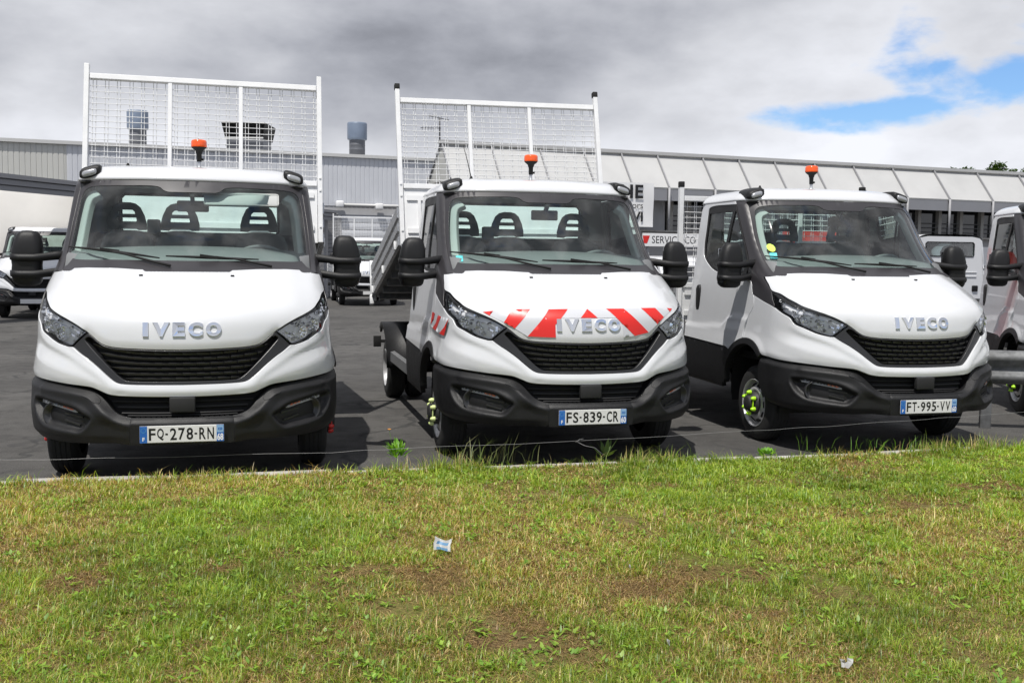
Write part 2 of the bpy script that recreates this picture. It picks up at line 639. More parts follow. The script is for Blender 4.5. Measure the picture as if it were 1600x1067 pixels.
NEXP = 2.15
Y0 = pchip([.25, .32, .38, .5, .56, .62, .70, .763, .90, 1.055, 1.14, 1.19, 1.25, 1.31, 1.38, 1.44, 1.475, 1.50, 2.14, 2.3],
           [.06, .012, .0, .0, .008, .03, .05, .062, .08, .10, .122, .155, .235, .345, .495, .632, .71, .775, 1.38, 1.53])
WW = pchip([.25, .33, .36, .45, .6, .78, .95, 1.1, 1.25, 1.45, 1.55, 2.14, 2.3],
           [.95, .985, 1.0, 1.02, 1.03, 1.03, 1.005, .993, .98, .958, .945, .885, .86])
DD = pchip([.25, .95, 1.1, 1.25, 1.47, 2.14, 2.3], [.75, .75, .70, .62, .5, .40, .38])
_X = 1 - np.linspace(1, 0, 4001) ** 2.2
_Y = (1 - np.clip(_X, 0, 1) ** NEXP) ** (1 / NEXP)
_S = np.concatenate([[0], np.cumsum(np.hypot(np.diff(_X), np.diff(_Y) * .7))])
U = float(_S[-1])


def skin(u, z):
    u = np.asarray(u, float)
    z = np.asarray(z, float)
    a = np.minimum(np.abs(u), U)
    d = DD(z)
    x = WW(z) * np.interp(a, _S, _X)
    y = Y0(z) + d - d * np.interp(a, _S, _Y) + np.maximum(np.abs(u) - U, 0)
    return np.stack([np.sign(u) * x, y, z], -1)


def u_x(x, z):
    return float(np.sign(x) * np.interp(min(abs(x) / float(WW(z)), 1), _X, _S))


def u_y(y, z):
    d = float(DD(z))
    yc = float(Y0(z)) + d
    if y >= yc:
        return U + y - yc
    return float(np.interp(min(max((yc - y) / d, 0), 1), _Y[::-1], _S[::-1]))


def skin_n(u, z):
    e = 2e-3
    a = skin(u + e, z) - skin(u - e, z)
    b = skin(u, z + e) - skin(u, z - e)
    n = np.cross(a, b)
    return n / np.linalg.norm(n, axis=-1, keepdims=True)


def cv(lst, sg=1):
    """(x,z) or ('y',y,z) points to surface coordinates (u,z)"""
    return [(sg * u_y(p[1], p[2]), p[2]) if p[0] == 'y' else (sg * u_x(p[0], p[1]) if p[0] >= 0 or sg == 1 else sg * u_x(p[0], p[1]), p[1]) for p in lst]


def crom(pts, h=0.02):
    """smooth chain through the points (ends kept)"""
    p = [np.array(q, float) for q in pts]
    p = [2 * p[0] - p[1]] + p + [2 * p[-1] - p[-2]]
    out = []
    for i in range(1, len(p) - 2):
        L = np.linalg.norm(p[i + 1] - p[i])
        n = max(1, int(math.ceil(L / h)))
        t0 = 0
        t1 = t0 + max(np.linalg.norm(p[i] - p[i - 1]), 1e-6) ** .5
        t2 = t1 + max(L, 1e-6) ** .5
        t3 = t2 + max(np.linalg.norm(p[i + 2] - p[i + 1]), 1e-6) ** .5
        for k in range(n):
            t = t1 + (t2 - t1) * k / n
            A1 = (t1 - t) / (t1 - t0) * p[i - 1] + (t - t0) / (t1 - t0) * p[i]
            A2 = (t2 - t) / (t2 - t1) * p[i] + (t - t1) / (t2 - t1) * p[i + 1]
            A3 = (t3 - t) / (t3 - t2) * p[i + 1] + (t - t2) / (t3 - t2) * p[i + 2]
            B1 = (t2 - t) / (t2 - t0) * A1 + (t - t0) / (t2 - t0) * A2
            B2 = (t3 - t) / (t3 - t1) * A2 + (t - t1) / (t3 - t1) * A3
            out.append((t2 - t) / (t2 - t1) * B1 + (t - t1) / (t2 - t1) * B2)
    out.append(p[-2])
    return [tuple(q) for q in out]


def line(pts, h=0.02):
    out = []
    for a, b in zip(pts[:-1], pts[1:]):
        n = max(1, int(math.ceil(math.dist(a, b) / h)))
        out += [(a[0] + (b[0] - a[0]) * k / n, a[1] + (b[1] - a[1]) * k / n) for k in range(n)]
    out.append(tuple(pts[-1]))
    return out


def join(*chains):
    out = []
    for c in chains:
        for q in c:
            if not out or math.dist(out[-1], q) > 1e-4:
                out.append(tuple(q))
    if math.dist(out[0], out[-1]) < 1e-4:
        out.pop()
    return out


def mirror_full(half):
    """half outline from the centre line (top) round to the centre line (bottom), x>=0 -> full loop"""
    return join(half, [(-u, z) for u, z in half[::-1]])


def area2(p):
    return sum(a[0] * b[1] - b[0] * a[1] for a, b in zip(p, p[1:] + p[:1]))


def inpoly(P, poly):
    x, y = P[:, 0], P[:, 1]
    r = np.zeros(len(P), bool)
    q = np.array(poly)
    n = len(q)
    j = n - 1
    for i in range(n):
        yi, yj = q[i, 1], q[j, 1]
        c = ((yi > y) != (yj > y))
        if c.any():
            xx = (q[j, 0] - q[i, 0]) * (y - yi) / (yj - yi + 1e-15) + q[i, 0]
            r ^= c & (x < xx)
        j = i
    return r


def dist_chain(P, ch, closed=False):
    q = np.array(ch, float)
    if closed:
        q = np.vstack([q, q[:1]])
    a, b = q[:-1], q[1:]
    best = np.full(len(P), 1e9)
    for s, e in zip(a, b):
        d = e - s
        t = np.clip(((P - s) @ d) / (d @ d + 1e-12), 0, 1)
        best = np.minimum(best, np.hypot(*(P - s - t[:, None] * d).T))
    return best


def smooth01(x):
    x = np.clip(x, 0, 1)
    return x * x * (3 - 2 * x)


def panel(name, poly, mats, parent=None, g=.03, holes=(), off=0.0, disp=None, rim=.02, edge=.003, surf=None, nrm=None, mesh_only=False):
    """a sheet cut to an outline on the skin (or another surface), with folded edges"""
    surf = surf or skin
    nrm = nrm or skin_n
    poly = [tuple(p) for p in poly]
    if area2(poly) < 0:
        poly = poly[::-1]
    holes = [list(h) for h in holes]
    holes = [h[::-1] if area2(h) > 0 else h for h in holes]
    pa = np.array(poly)
    mn, mx = pa.min(0), pa.max(0)
    gx = np.arange(mn[0], mx[0] + g, g)
    gy = np.arange(mn[1], mx[1] + g, g * .9)
    G = np.array([(x + (g / 2 if k % 2 else 0), y) for k, y in enumerate(gy) for x in gx])
    keep = inpoly(G, poly) & (dist_chain(G, poly, True) > g * .45)
    for h in holes:
        keep &= ~inpoly(G, h) & (dist_chain(G, h, True) > g * .45)
    G = G[keep]
    loops, pts, edges = [], [], []
    for lp in [poly] + holes:
        k = len(pts)
        pts += lp
        idx = list(range(k, k + len(lp)))
        loops.append(idx)
        edges += [(idx[i], idx[(i + 1) % len(idx)]) for i in range(len(idx))]
    nb = len(pts)
    pts += [tuple(p) for p in G]
    rv, re, rf, ov, oe, of = mgeo.delaunay_2d_cdt([Vector(p) for p in pts], edges, [], 0, 1e-6)
    P = np.array([tuple(v) for v in rv])
    T = np.array([tuple(f) for f in rf if len(f) == 3])
    cen = P[T].mean(1)
    ok = inpoly(cen, poly)
    for h in holes:
        ok &= ~inpoly(cen, h)
    T = T[ok]
    new_of_old = {}
    for i, lst in enumerate(ov):
        for o_ in lst:
            new_of_old[o_] = i
    base = surf(P[:, 0], P[:, 1])
    N = nrm(P[:, 0], P[:, 1])
    d = np.full(len(P), off)
    if disp is not None:
        d = d + disp(P)
    isb = np.zeros(len(P), bool)
    for lp in loops:
        for i in lp:
            if i in new_of_old:
                isb[new_of_old[i]] = True
    V = base + N * d[:, None]
    verts = [tuple(v) for v in V]
    faces = [tuple(int(i) for i in t) for t in T]
    if rim:
        for lp in loops:
            ids = [new_of_old[i] for i in lp if i in new_of_old]
            n = len(ids)
            k = len(verts)
            # a small rolled edge, then the fold inwards
            out = []
            for a in range(n):
                t_ = V[ids[(a + 1) % n]] - V[ids[a - 1]]
                o_ = np.cross(t_, N[ids[a]])
                out.append(o_ / (np.linalg.norm(o_) + 1e-9))
            rings = [(0.0, 0.0), (edge * .45, edge * .30), (edge * .6, edge)] + [(edge * .6, rim if rim > edge else edge * 1.5)]
            for oo, dd in rings:
                for a in range(n):
                    verts.append(tuple(V[ids[a]] + out[a] * oo - N[ids[a]] * dd))
            for q in range(len(rings) - 1):
                for a in range(n):
                    b = (a + 1) % n
                    faces.append((k + q * n + a, k + (q + 1) * n + a, k + (q + 1) * n + b, k + q * n + b))
    me = bpy.data.meshes.new(name)
    me.from_pydata(verts, [], faces)
    me.polygons.foreach_set('use_smooth', [True] * len(me.polygons))
    me.update()
    if mesh_only:
        return me
    if isinstance(mats, str):
        mats = (mats,)
    return link(name, me, parent, mats)


def on_skin(u, z, d=0.0):
    return skin(u, z) + skin_n(np.asarray(u, float), np.asarray(z, float)) * d


def X(x, z, d=0.0):
    return Vector(on_skin(u_x(x, z), z, d))


def plane_y(y, s=-1):
    return (lambda a, b: np.stack([a, np.full_like(a, y), b], -1)), (lambda a, b: np.stack([a * 0, a * 0 + s, a * 0], -1))


# ---------------------------------------------------------------- outlines of the cab panels
HOOD_BOT = [(0, .972), (.13, .974), (.30, .980), (.42, .987), (.49, 1.001), (.53, 1.024), (.567, 1.056), (.605, 1.087)]
HOOD_SIDE = [(.605, 1.087), (.665, 1.125), (.735, 1.161), (.81, 1.195), (.867, 1.228), ('y', .57, 1.252), ('y', .66, 1.284), ('y', .75, 1.318), ('y', .865, 1.345), ('y', .93, 1.39), ('y', 1.0, 1.432), ('y', 1.045, 1.462)]
HOOD_REAR = [('y', 1.045, 1.462), (.90, 1.480), (.6, 1.480), (0, 1.480)]
HL_TOP = [(.603, 1.079), (.665, 1.117), (.735, 1.153), (.81, 1.187), (.87, 1.220), ('y', .58, 1.245), ('y', .67, 1.277), ('y', .76, 1.310), ('y', .855, 1.330)]
HL_REAR = [('y', .855, 1.330), ('y', .80, 1.262), ('y', .745, 1.198)]
HL_LOW = [('y', .745, 1.198), ('y', .645, 1.159), ('y', .565, 1.126), ('y', .523, 1.078), (.876, 1.047), (.80, 1.004), (.725, .983)]
HL_IN = [(.725, .983), (.703, .989), (.66, 1.032), (.603, 1.079)]
GR_SIDE = [(.601, 1.071), (.655, 1.022), (.694, .984), (.645, .945), (.592, .912), (.524, .858), (.458, .800), (.418, .768), (.392, .757), (.327, .751), (0, .746)]
GR_IN = [(0, .958), (.13, .960), (.30, .966), (.42, .973), (.49, .987), (.545, 1.02), (.575, 1.045), (.600, 1.052), (.622, 1.032), (.591, .990), (.511, .905), (.458, .852), (.398, .796), (.359, .772), (.30, .766), (0, .763)]
FP_TOP = [(0, .740), (.327, .745), (.394, .751), (.424, .763), (.466, .795), (.532, .853), (.60, .906), (.652, .940), (.700, .977), (.726, .976)]
FP_HL = [(.726, .976), (.80, .996), (.880, 1.039), ('y', .527, 1.071), ('y', .57, 1.118), ('y', .65, 1.151), ('y', .745, 1.190)]
FP_REAR = [('y', .745, 1.190), ('y', .80, 1.205), ('y', .992, 1.246), ('y', 1.142, 1.284)]
FP_SEAM = [('y', 1.142, 1.284), ('y', 1.20, 1.10), ('y', 1.246, .897)]
WHITE_LOW = [('y', .865, .787), ('y', .75, .779), ('y', .63, .769), (.89, .757), (.73, .743), (.62, .735), (.565, .728), (.51, .708), (.457, .687), (.41, .680), (.33, .677), (.2, .674), (0, .671)]
BUMP_TOP = [(0, .533), (.322, .539), (.363, .546), (.402, .560), (.456, .607), (.51, .662), (.56, .700), (.62, .715), (.73, .730), (.89, .745), ('y', .63, .758), ('y', .75, .768), ('y', .862, .775)]
BUMP_REAR = [('y', .862, .775), ('y', .905, .70), ('y', .900, .55), ('y', .83, .44)]
BUMP_LOW = [('y', .83, .44), ('y', .74, .398), ('y', .60, .373), (.90, .362), (.73, .360), (.53, .364), (.322, .366), (0, .366)]
FOG = [(.958, .632), (.915, .637), (.80, .620), (.67, .592), (.61, .558), (.566, .530), (.595, .478), (.64, .438), (.72, .440), (.81, .450), (.90, .472), (.948, .525), (.966, .590)]
LAMP = [(.920, .634), (.82, .624), (.74, .607), (.668, .574), (.68, .566), (.74, .580), (.81, .593), (.92, .607)]
ARC_C, ARC_R = (1.17, .45), .455
WIN = [('y', 1.745, 2.125), ('y', 2.25, 2.125), ('y', 2.312, 2.10), ('y', 2.325, 1.87), ('y', 2.325, 1.70), ('y', 2.29, 1.624), ('y', 2.16, 1.545), ('y', 2.03, 1.498), ('y', 1.90, 1.478), ('y', 1.36, 1.470)]
WIN_FRONT = [('y', 1.36, 1.470), ('y', 1.345, 1.52), ('y', 1.38, 1.625), ('y', 1.475, 1.757), ('y', 1.595, 1.921), ('y', 1.70, 2.06), ('y', 1.745, 2.125)]
TRIM_OUT = [('y', 1.735, 2.145), ('y', 1.68, 2.065), ('y', 1.575, 1.921), ('y', 1.455, 1.757), ('y', 1.355, 1.625), ('y', 1.318, 1.52), ('y', 1.30, 1.462), ('y', 1.215, 1.40), ('y', 1.196, 1.347), ('y', 1.170, 1.300), ('y', .992, 1.256), ('y', .80, 1.214), ('y', .755, 1.204)]
PIL_IN = [(.868, 1.462), (.867, 1.52), (.866, 1.62), (.858, 1.80), (.843, 1.96), (.822, 2.146)]
GLASS = [(0, 2.060), (.17, 2.060), (.205, 2.072), (.24, 2.098), (.5, 2.106), (.70, 2.100), (.765, 2.086), (.800, 2.050), (.822, 1.95), (.842, 1.75), (.846, 1.61), (.832, 1.567), (.80, 1.550), (.5, 1.547), (0, 1.544)]


def arc(t0, t1, r=ARC_R, n=24, sg=1):
    return cv([('y', ARC_C[0] + r * math.cos(R(t0 + (t1 - t0) * k / n)), ARC_C[1] + r * math.sin(R(t0 + (t1 - t0) * k / n))) for k in range(n + 1)], sg)


def wheel(parent, name, c, side, kind, nut=None):
    """kind: front (dished out, hub proud) or rear (twin, dished in); side -1/+1 = outside direction in x"""
    w = empty(name)
    w.parent = parent
    w.location = c
    ax = (side, 0, 0)
    t = MB()
    hw = .098
    prof = [(.205, -hw), (.245, -hw - .004), (.300, -hw + .004), (.326, -hw + .022), (.334, -hw + .05), (.335, 0), (.334, hw - .05), (.326, hw - .022), (.300, hw - .004), (.245, hw + .004), (.205, hw)]
    t.lathe(prof, (0, 0, 0), ax, 40)
    for k in (-.05, -.017, .017, .05):
        t.lathe([(.3365, k - .013), (.3385, k - .011), (.3385, k + .011), (.3365, k + .013)], (0, 0, 0), ax, 40, False)
    if kind == 'rear':
        off = -.23
        t.lathe([(r, h + off) for r, h in prof], (0, 0, 0), ax, 32)
    t.build('tyre', 'rubber', w)
    r_ = MB()
    if kind == 'front':
        pr = [(.214, .095), (.210, .104), (.204, .098), (.200, .06), (.188, .04), (.176, .046), (.152, .080), (.128, .088), (.112, .090), (.108, .086), (.0, .086)]
    else:
        pr = [(.214, .095), (.210, .104), (.204, .098), (.196, .02), (.180, -.045), (.15, -.065), (.11, -.07), (.09, -.055), (.085, -.02), (.0, -.02)]
    r_.lathe(pr, (0, 0, 0), ax, 40)
    rim = r_.build('rim', 'rim', w)
    h_ = MB()
    for k in range(10):
        if kind == 'front':
            h_ = MB()
        a = 2 * math.pi * k / 10
        rr = .160 if kind == 'front' else .165
        dd = (.0715 if kind == 'front' else -.057)
        tl = R(40) if kind == 'front' else R(-30)
        e_r = Vector((0, math.cos(a), math.sin(a)))
        e_t = Vector((0, -math.sin(a), math.cos(a)))
        e_x = Vector((side, 0, 0))
        rr_v = (e_r * math.cos(tl) - e_x * math.sin(tl))
        nn = (e_r * math.sin(tl) + e_x * math.cos(tl))
        mt = Matrix((e_t, rr_v, nn)).transposed()
        h_.box(e_r * rr + e_x * dd, (.058, .036, .012), mt, .005)
        if kind == 'front':
            h_.build('rim_opening', 'black', w)
    if kind != 'front':
        h_.build('rim_opening', 'black', w)['kind'] = 'stuff'
    b_ = MB()
    if kind == 'front':
        b_.lathe([(.104, .085), (.100, .112), (.075, .130), (.066, .165), (.050, .174), (.0, .176)], (0, 0, 0), ax, 28)
    else:
        b_.lathe([(.075, -.05), (.072, .06), (.05, .075), (.0, .078)], (0, 0, 0), ax, 24)
    for k in range(6):
        a = 2 * math.pi * (k + .5) / 6
        d0 = .11 if kind == 'front' else -.045
        b_.lathe([(.013, d0), (.013, d0 + .03), (.0, d0 + .032)], (0, .094 * math.cos(a), .094 * math.sin(a)), ax, 6, False)
    b_.build('hub', 'chassis', w)
    if nut:
        for k in range(3):
            n_ = MB()
            ps = []
            for j in (0, 1):
                a = 2 * math.pi * (2 * k + j + .5) / 6
                p = Vector((0, .094 * math.cos(a), .094 * math.sin(a)))
                ps.append(p + Vector((side * .148, 0, 0)))
                n_.lathe([(.019, .128), (.020, .146), (.015, .158), (.011, .166), (.0, .169)], p, ax, 10)
            n_.bar(ps[0], ps[1], .014, .008, up=(1, 0, 0))
            n_.build('nut_indicator', nut, w)
    return w


def plate(parent, txt, dept):
    p = MB()
    p.box((0, -.013, .436), (.520, .006, .110), ch=.0035)
    o = p.build('number_plate', 'plate', parent)
    e = MB()
    e.box((-.2365, -.0162, .436), (.045, .0012, .108))
    e.mat(1)
    for k in range(12):
        a = 2 * math.pi * k / 12
        e.box((-.2365 + .0145 * math.cos(a), -.0172, .463 + .0145 * math.sin(a)), (.0042, .001, .0042))
    e.mat(2)
    text_on_plane(e, 'F', -.2435, .394, .014, .024, -.0174, .03)
    e.build('country_band', ('eu_blue', 'yellow_star', 'paper'), o)
    e = MB()
    e.box((.2365, -.0162, .436), (.045, .0012, .108))
    e.mat(1).box((.2365, -.0168, .464), (.040, .0012, .046))
    e.mat(2)
    text_on_plane(e, dept, .2175, .388, .038, .046, -.0174, .03)
    e.mat(0).box((.2365, -.0176, .457), (.026, .0008, .004)).box((.2365, -.0176, .470), (.026, .0008, .004)).box((.2265, -.0176, .4635), (.005, .0008, .012)).box((.2465, -.0176, .4635), (.005, .0008, .012)).box((.2365, -.0176, .4635), (.004, .0008, .010))
    e.build('region_band', ('eu_blue', 'region', 'paper'), o)
    l_ = MB()
    a, b, c = txt.split('-')
    x = -.207
    for i, grp in enumerate((a, b, c)):
        for ch in grp:
            text_on_plane(l_, ch, x + .003, .3970, .041, .078, -.0168, .018)
            x += .0505
        if i < 2:
            l_.box((x + .010, -.0165, .436), (.016, .0012, .011))
            x += .0285
    l_.build('plate_character', 'ink', o)
    return o


def badge(parent, u_sh=0):
    """chrome letters standing on the bonnet"""
    x = -.245
    for ch, w in (('I', .036), ('V', .108), ('E', .078), ('C', .090), ('O', .098)):
        v, f, tw, th = text_geo(ch, .045, .03, .022, 6)
        gap = {'I': .024, 'V': .017, 'E': .021, 'C': .018, 'O': 0}[ch]
        px = v[:, 0] / tw * w + x
        pz = v[:, 1] / th * .092 + 1.053
        dz = (v[:, 2] - v[:, 2].min()) / (np.ptp(v[:, 2]) + 1e-9) * .013
        P = np.array([on_skin(u_x(a, b), b, c - .002) for a, b, c in zip(px, pz, dz)])
        me = bpy.data.meshes.new('badge_letter')
        me.from_pydata([tuple(q) for q in P], [], f)
        bm = bmesh.new()
        bm.from_mesh(me)
        bmesh.ops.recalc_face_normals(bm, faces=bm.faces)
        bm.to_mesh(me)
        bm.free()
        link('badge_letter', me, parent, ('chrome',))
        x += w + gap


def make_cab(root):
    """everything of the cab; returns parts needed for variations"""
    # ---- bonnet
    half = join(crom(cv([(0, 1.480), (.6, 1.480), (.90, 1.480), ('y', 1.045, 1.462)]))[:], crom(cv(HOOD_SIDE[::-1])), crom(cv(HOOD_BOT[::-1])))
    hb = crom(cv(HOOD_BOT)) + [(-u, z) for u, z in crom(cv(HOOD_BOT))]
    hbl = [(-u, z) for u, z in crom(cv(HOOD_BOT))][::-1] + crom(cv(HOOD_BOT))

    def hood_d(P):
        db = dist_chain(P, hbl)
        lip = -.010 * (1 - smooth01(db / .035))
        crease = .010 * smooth01((np.abs(P[:, 0]) - .30) / .25) * smooth01((P[:, 1] - 1.16) / .10) * (1 - smooth01((np.abs(P[:, 0]) - .72) / .2))
        return lip + crease
    hood = panel('hood', mirror_full(half), 'white', root, g=.026, disp=hood_d, rim=.035, edge=.004)
    for sx in (-1, 1):
        n = MB()
        p = X(sx * .306, 1.44, .004)
        n.box(p, (.026, .022, .010), ch=.004)
        n.build('washer_nozzle', 'black', hood)
    badge(hood)
    # ---- white front panel with both front wings
    lowc = crom(cv(WHITE_LOW))
    half = join(crom(cv(FP_TOP[:-1])) + cv([FP_TOP[-1]]), crom(cv(FP_HL)), crom(cv(FP_REAR)), line(cv(FP_SEAM)), arc(80, 132.2), lowc)
    ridge = crom(cv([(0, .706), (.25, .710), (.36, .716), (.43, .735), (.53, .815), (.64, .885), (.72, .93), (.80, .965), (.88, 1.0), ('y', .55, 1.05)]))
    ridge2 = crom(cv([(.44, .71), (.52, .755), (.64, .795), (.78, .83), (.90, .872), ('y', .60, .91), ('y', .80, .965), ('y', 1.0, .99)]))
    wl = [(abs(u), z) for u, z in lowc]

    def fp_d(P):
        Q = np.column_stack([np.abs(P[:, 0]), P[:, 1]])
        d1 = dist_chain(Q, ridge)
        d2 = dist_chain(Q, ridge2)
        d3 = dist_chain(Q, wl)
        arch = np.hypot(skin(Q[:, 0], Q[:, 1])[:, 1] - ARC_C[0], Q[:, 1] - ARC_C[1]) - ARC_R
        fade = 1 - smooth01((Q[:, 0] - .9) / .35)
        return (.009 * np.maximum(0, 1 - d1 / .032) * fade + .013 * np.maximum(0, 1 - d2 / .085) * (1 - smooth01((Q[:, 0] - U * .72) / .4)) - .006 * (1 - smooth01(d3 / .025))
                + .008 * (1 - smooth01(arch / .07)) * smooth01((Q[:, 0] - U * .8) / .15))
    for sg in (-1, 1):
        sm_ = line(cv([('y', 1.10, 1.275), ('y', 1.16, 1.10), ('y', 1.205, .90), ('y', 1.30, .90), ('y', 1.25, 1.10), ('y', 1.19, 1.28), ('y', 1.10, 1.275)], sg), .04)
        panel('seam_backing', sm_, 'black', root, g=.06, off=-.028, rim=0)  # added black strip that makes the shut line show as a dark gap
    panel('front_panel', mirror_full(half), 'white', root, g=.018, disp=fp_d, rim=.03, edge=.004)
    # ---- grille
    gsid = cv(GR_SIDE)
    go = join(crom(cv([(p[0], p[1] - .009) for p in HOOD_BOT[:-1]] + [(.598, 1.073)])), line(gsid[:3]), crom(gsid[2:]))
    gi = join(crom(cv(GR_IN[:6])), crom(cv(GR_IN[5:8])), crom(cv(GR_IN[7:])))
    goF, giF = mirror_full(go), mirror_full(gi)
    gr = panel('grille', goF, 'grille', root, g=.03, holes=[giF], off=-.010, rim=.06, edge=.006)
    panel('grille_backing', giF, 'black', gr, g=.06, off=-.075, rim=0)
    zs = [.945, .912, .879, .846, .814, .784]
    inn = np.array([(.359, .772), (.398, .796), (.458, .852), (.511, .905), (.560, .958), (.591, .990)])
    for ri, z0 in enumerate(zs):
        s_ = MB()
        xl = float(np.interp(z0, inn[:, 1], inn[:, 0])) + (.02 if ri == 0 else .012)
        k = (z0 - .77) / .18

        def zc(x):
            return z0 + .052 * k * (abs(x) / .54) ** 3
        seg = .088
        start = -(seg / 2 if ri % 2 else 0)
        xs = [start + seg * i for i in range(-9, 10)]
        for a in xs:
            x0, x1 = max(a, -xl), min(a + seg, xl)
            if x1 - x0 < .012:
                continue
            tip0 = abs(x0) >= xl - 1e-6
            tip1 = abs(x1) >= xl - 1e-6
            r0, r1 = [], []
            rings = []
            for q in np.linspace(x0 + .0015, x1 - .0015, 4):
                sh = 1.0
                if tip0:
                    sh = min(sh, (q - x0) / (x1 - x0) * .9 + .12)
                if tip1:
                    sh = min(sh, (x1 - q) / (x1 - x0) * .9 + .12)
                t_ = (q - x0) / (x1 - x0)
                fwd = -.012 - .016 * t_
                z = zc(q)
                h = .0082 * sh
                u_ = lambda zz: u_x(q, zz)
                rings.append([tuple(on_skin(u_(z + h), z + h, fwd - .010)), tuple(on_skin(u_(z + h * .4), z + h * .4, fwd)), tuple(on_skin(u_(z - h), z - h, fwd - .004)),
                              tuple(on_skin(u_(z - h * 1.1), z - h * 1.1, fwd - .030)), tuple(on_skin(u_(z + h), z + h, fwd - .045))])
            s_.loft(rings, smooth=False)
        s_.build('slat', 'grille', gr)
    # ---- headlights
    for sg in (-1, 1):
        hp = join(crom(cv(HL_TOP, sg)), line(cv(HL_REAR, sg)), crom(cv(HL_LOW, sg)), line(cv(HL_IN, sg)))
        lens = panel('headlight', hp, 'lens', root, g=.03, off=-.004, rim=0, edge=.002)
        panel('lamp_housing', hp, 'lamp_dark', lens, g=.035, off=-.034, rim=-.027, edge=0)
        # dark upper band and chrome bowls
        band = join(crom(cv(HL_TOP, sg)), crom(cv([('y', .80, 1.262), ('y', .735, 1.262), ('y', .65, 1.248), ('y', .57, 1.222), (.86, 1.200), (.78, 1.163), (.70, 1.128), (.635, 1.090)], sg)))
        panel('lamp_bezel', band, 'plastic', lens, g=.03, off=-.014, rim=.02)
        # dark border inside the lens
        hpa = np.array(hp)
        sgn_ = 1 if area2(hp) > 0 else -1
        ins_ = []
        for i in range(len(hpa)):
            t_ = hpa[(i + 2) % len(hpa)] - hpa[i - 2]
            q_ = np.array([-t_[1], t_[0]]) * sgn_
            q_ = hpa[i] + q_ / (np.linalg.norm(q_) + 1e-9) * .007
            ins_.append((math.copysign(min(abs(q_[0]), abs(cv([('y', .70, 1.22)])[0][0])), q_[0]), q_[1]))
        panel('lamp_border', hp, 'plastic', lens, g=.03, holes=[ins_], off=-.012, rim=.03, edge=.002)
        for bx, bz, br in ((.868, 1.108, .047), (.772, 1.066, .050)):
            b_ = MB()
            c = X(sg * bx, bz, -.016)
            nn = Vector(skin_n(np.array(u_x(sg * bx, bz)), np.array(bz)))
            nn = (nn + Vector((0, -1.2, .05))).normalized()
            b_.lathe([(br * .25, -.030), (br * .62, -.024), (br * .88, -.012), (br, .002)], c, nn, 12, False)
            b_.lathe([(br * .30, -.030), (br * .30, -.004), (br * .2, .002), (0, .003)], c, nn, 10)
            b_.build('reflector_bowl', 'reflector', lens)
        f_ = MB()  # loose mirror chips added to brighten the lamp, tilted up for sky glints
        rr_ = random.Random(4)
        inp = np.array(ins_)
        lo_, hi_ = inp.min(0), inp.max(0)
        cnt = 0
        while cnt < 48:
            uu, zz_ = rr_.uniform(lo_[0], hi_[0]), rr_.uniform(lo_[1], hi_[1])
            if not inpoly(np.array([[uu, zz_]]), ins_)[0] or dist_chain(np.array([[uu, zz_]]), ins_, True)[0] < .012:
                continue
            cnt += 1
            pc = Vector(on_skin(uu, zz_, -.022 + rr_.uniform(-.010, .006)))
            mt = Matrix.Rotation(rr_.uniform(-.7, .7) + sg * .5, 3, 'Z') @ Matrix.Rotation(rr_.uniform(-.95, -.05), 3, 'X') @ Matrix.Rotation(rr_.uniform(-.6, .6), 3, 'Y')
            f_.box(pc, (rr_.uniform(.010, .034), .004, rr_.uniform(.010, .030)), mt)
        f_.build('glint_facet', 'reflector', lens)['kind'] = 'stuff'
    # ---- bumper in three pieces
    top = cv(BUMP_TOP)
    fogR = join(crom(cv(FOG + FOG[:1])))

    def chd(P):
        return np.column_stack([np.abs(P[:, 0]), P[:, 1]])
    topc = crom(top[:2]) + crom(top[1:])

    def bump_d(P):
        Q = chd(P)
        dt = dist_chain(Q, topc)
        cham = -.036 * np.maximum(0, 1 - dt / .046)
        ins = inpoly(Q, fogR)
        df = dist_chain(Q, fogR, True)
        rec = np.where(ins, -.050 * smooth01(df / .028), .003 * np.exp(-((df - .010) / .014) ** 2))
        low = -.022 * smooth01((.42 - Q[:, 1]) / .06) * smooth01((Q[:, 0] - .25) / .2)
        xq = np.abs(skin(Q[:, 0], Q[:, 1])[:, 0])
        spoke = crom(cv([(.36, .50), (.44, .52), (.53, .60), (.60, .665), (.72, .69), (.90, .70)]))
        ds = dist_chain(Q, spoke)
        sp = .010 * np.maximum(0, 1 - ds / .05)
        dip = -.020 * np.exp(-((xq - .46) / .085) ** 2) * smooth01((.56 - Q[:, 1]) / .08)
        return .008 + cham + rec + low + sp + dip
    halfc = join(line(cv([(0, .533), (.320, .539)])), line(cv([(.320, .539), (.320, .366)])), line(cv([(.320, .366), (0, .366)])))

    def bc_d(P):
        # flat face below, a step on top
        return .006 - .022 * smooth01((P[:, 1] - .508) / .014) * 1.0
    bump = panel('bumper', mirror_full(halfc), 'plastic', root, g=.014, disp=bc_d, rim=.06, edge=.004)
    for sg in (-1, 1):
        ch = join(crom([(a, b) for a, b in cv(BUMP_TOP[1:])]), crom(cv(BUMP_REAR)), crom(cv(BUMP_LOW[:-1])), line(cv([(.3225, .366), (.3225, .539)])))
        ch = [(sg * a, b) for a, b in ch]
        bcn = panel('bumper_corner', ch, 'plastic', root, g=.0115, disp=bump_d, rim=.07, edge=.005)
        lp = join(crom(cv(LAMP[:4], sg)), crom(cv(LAMP[3:], sg)), line(cv([LAMP[-1], LAMP[0]], sg)))
        lam = panel('indicator_lamp', lp, 'lens', bcn, g=.02, off=-.012, rim=0, edge=0)
        panel('lamp_backing', lp, 'lamp_clear', lam, g=.02, off=-.030, rim=-.014, edge=0)
        bb = MB()
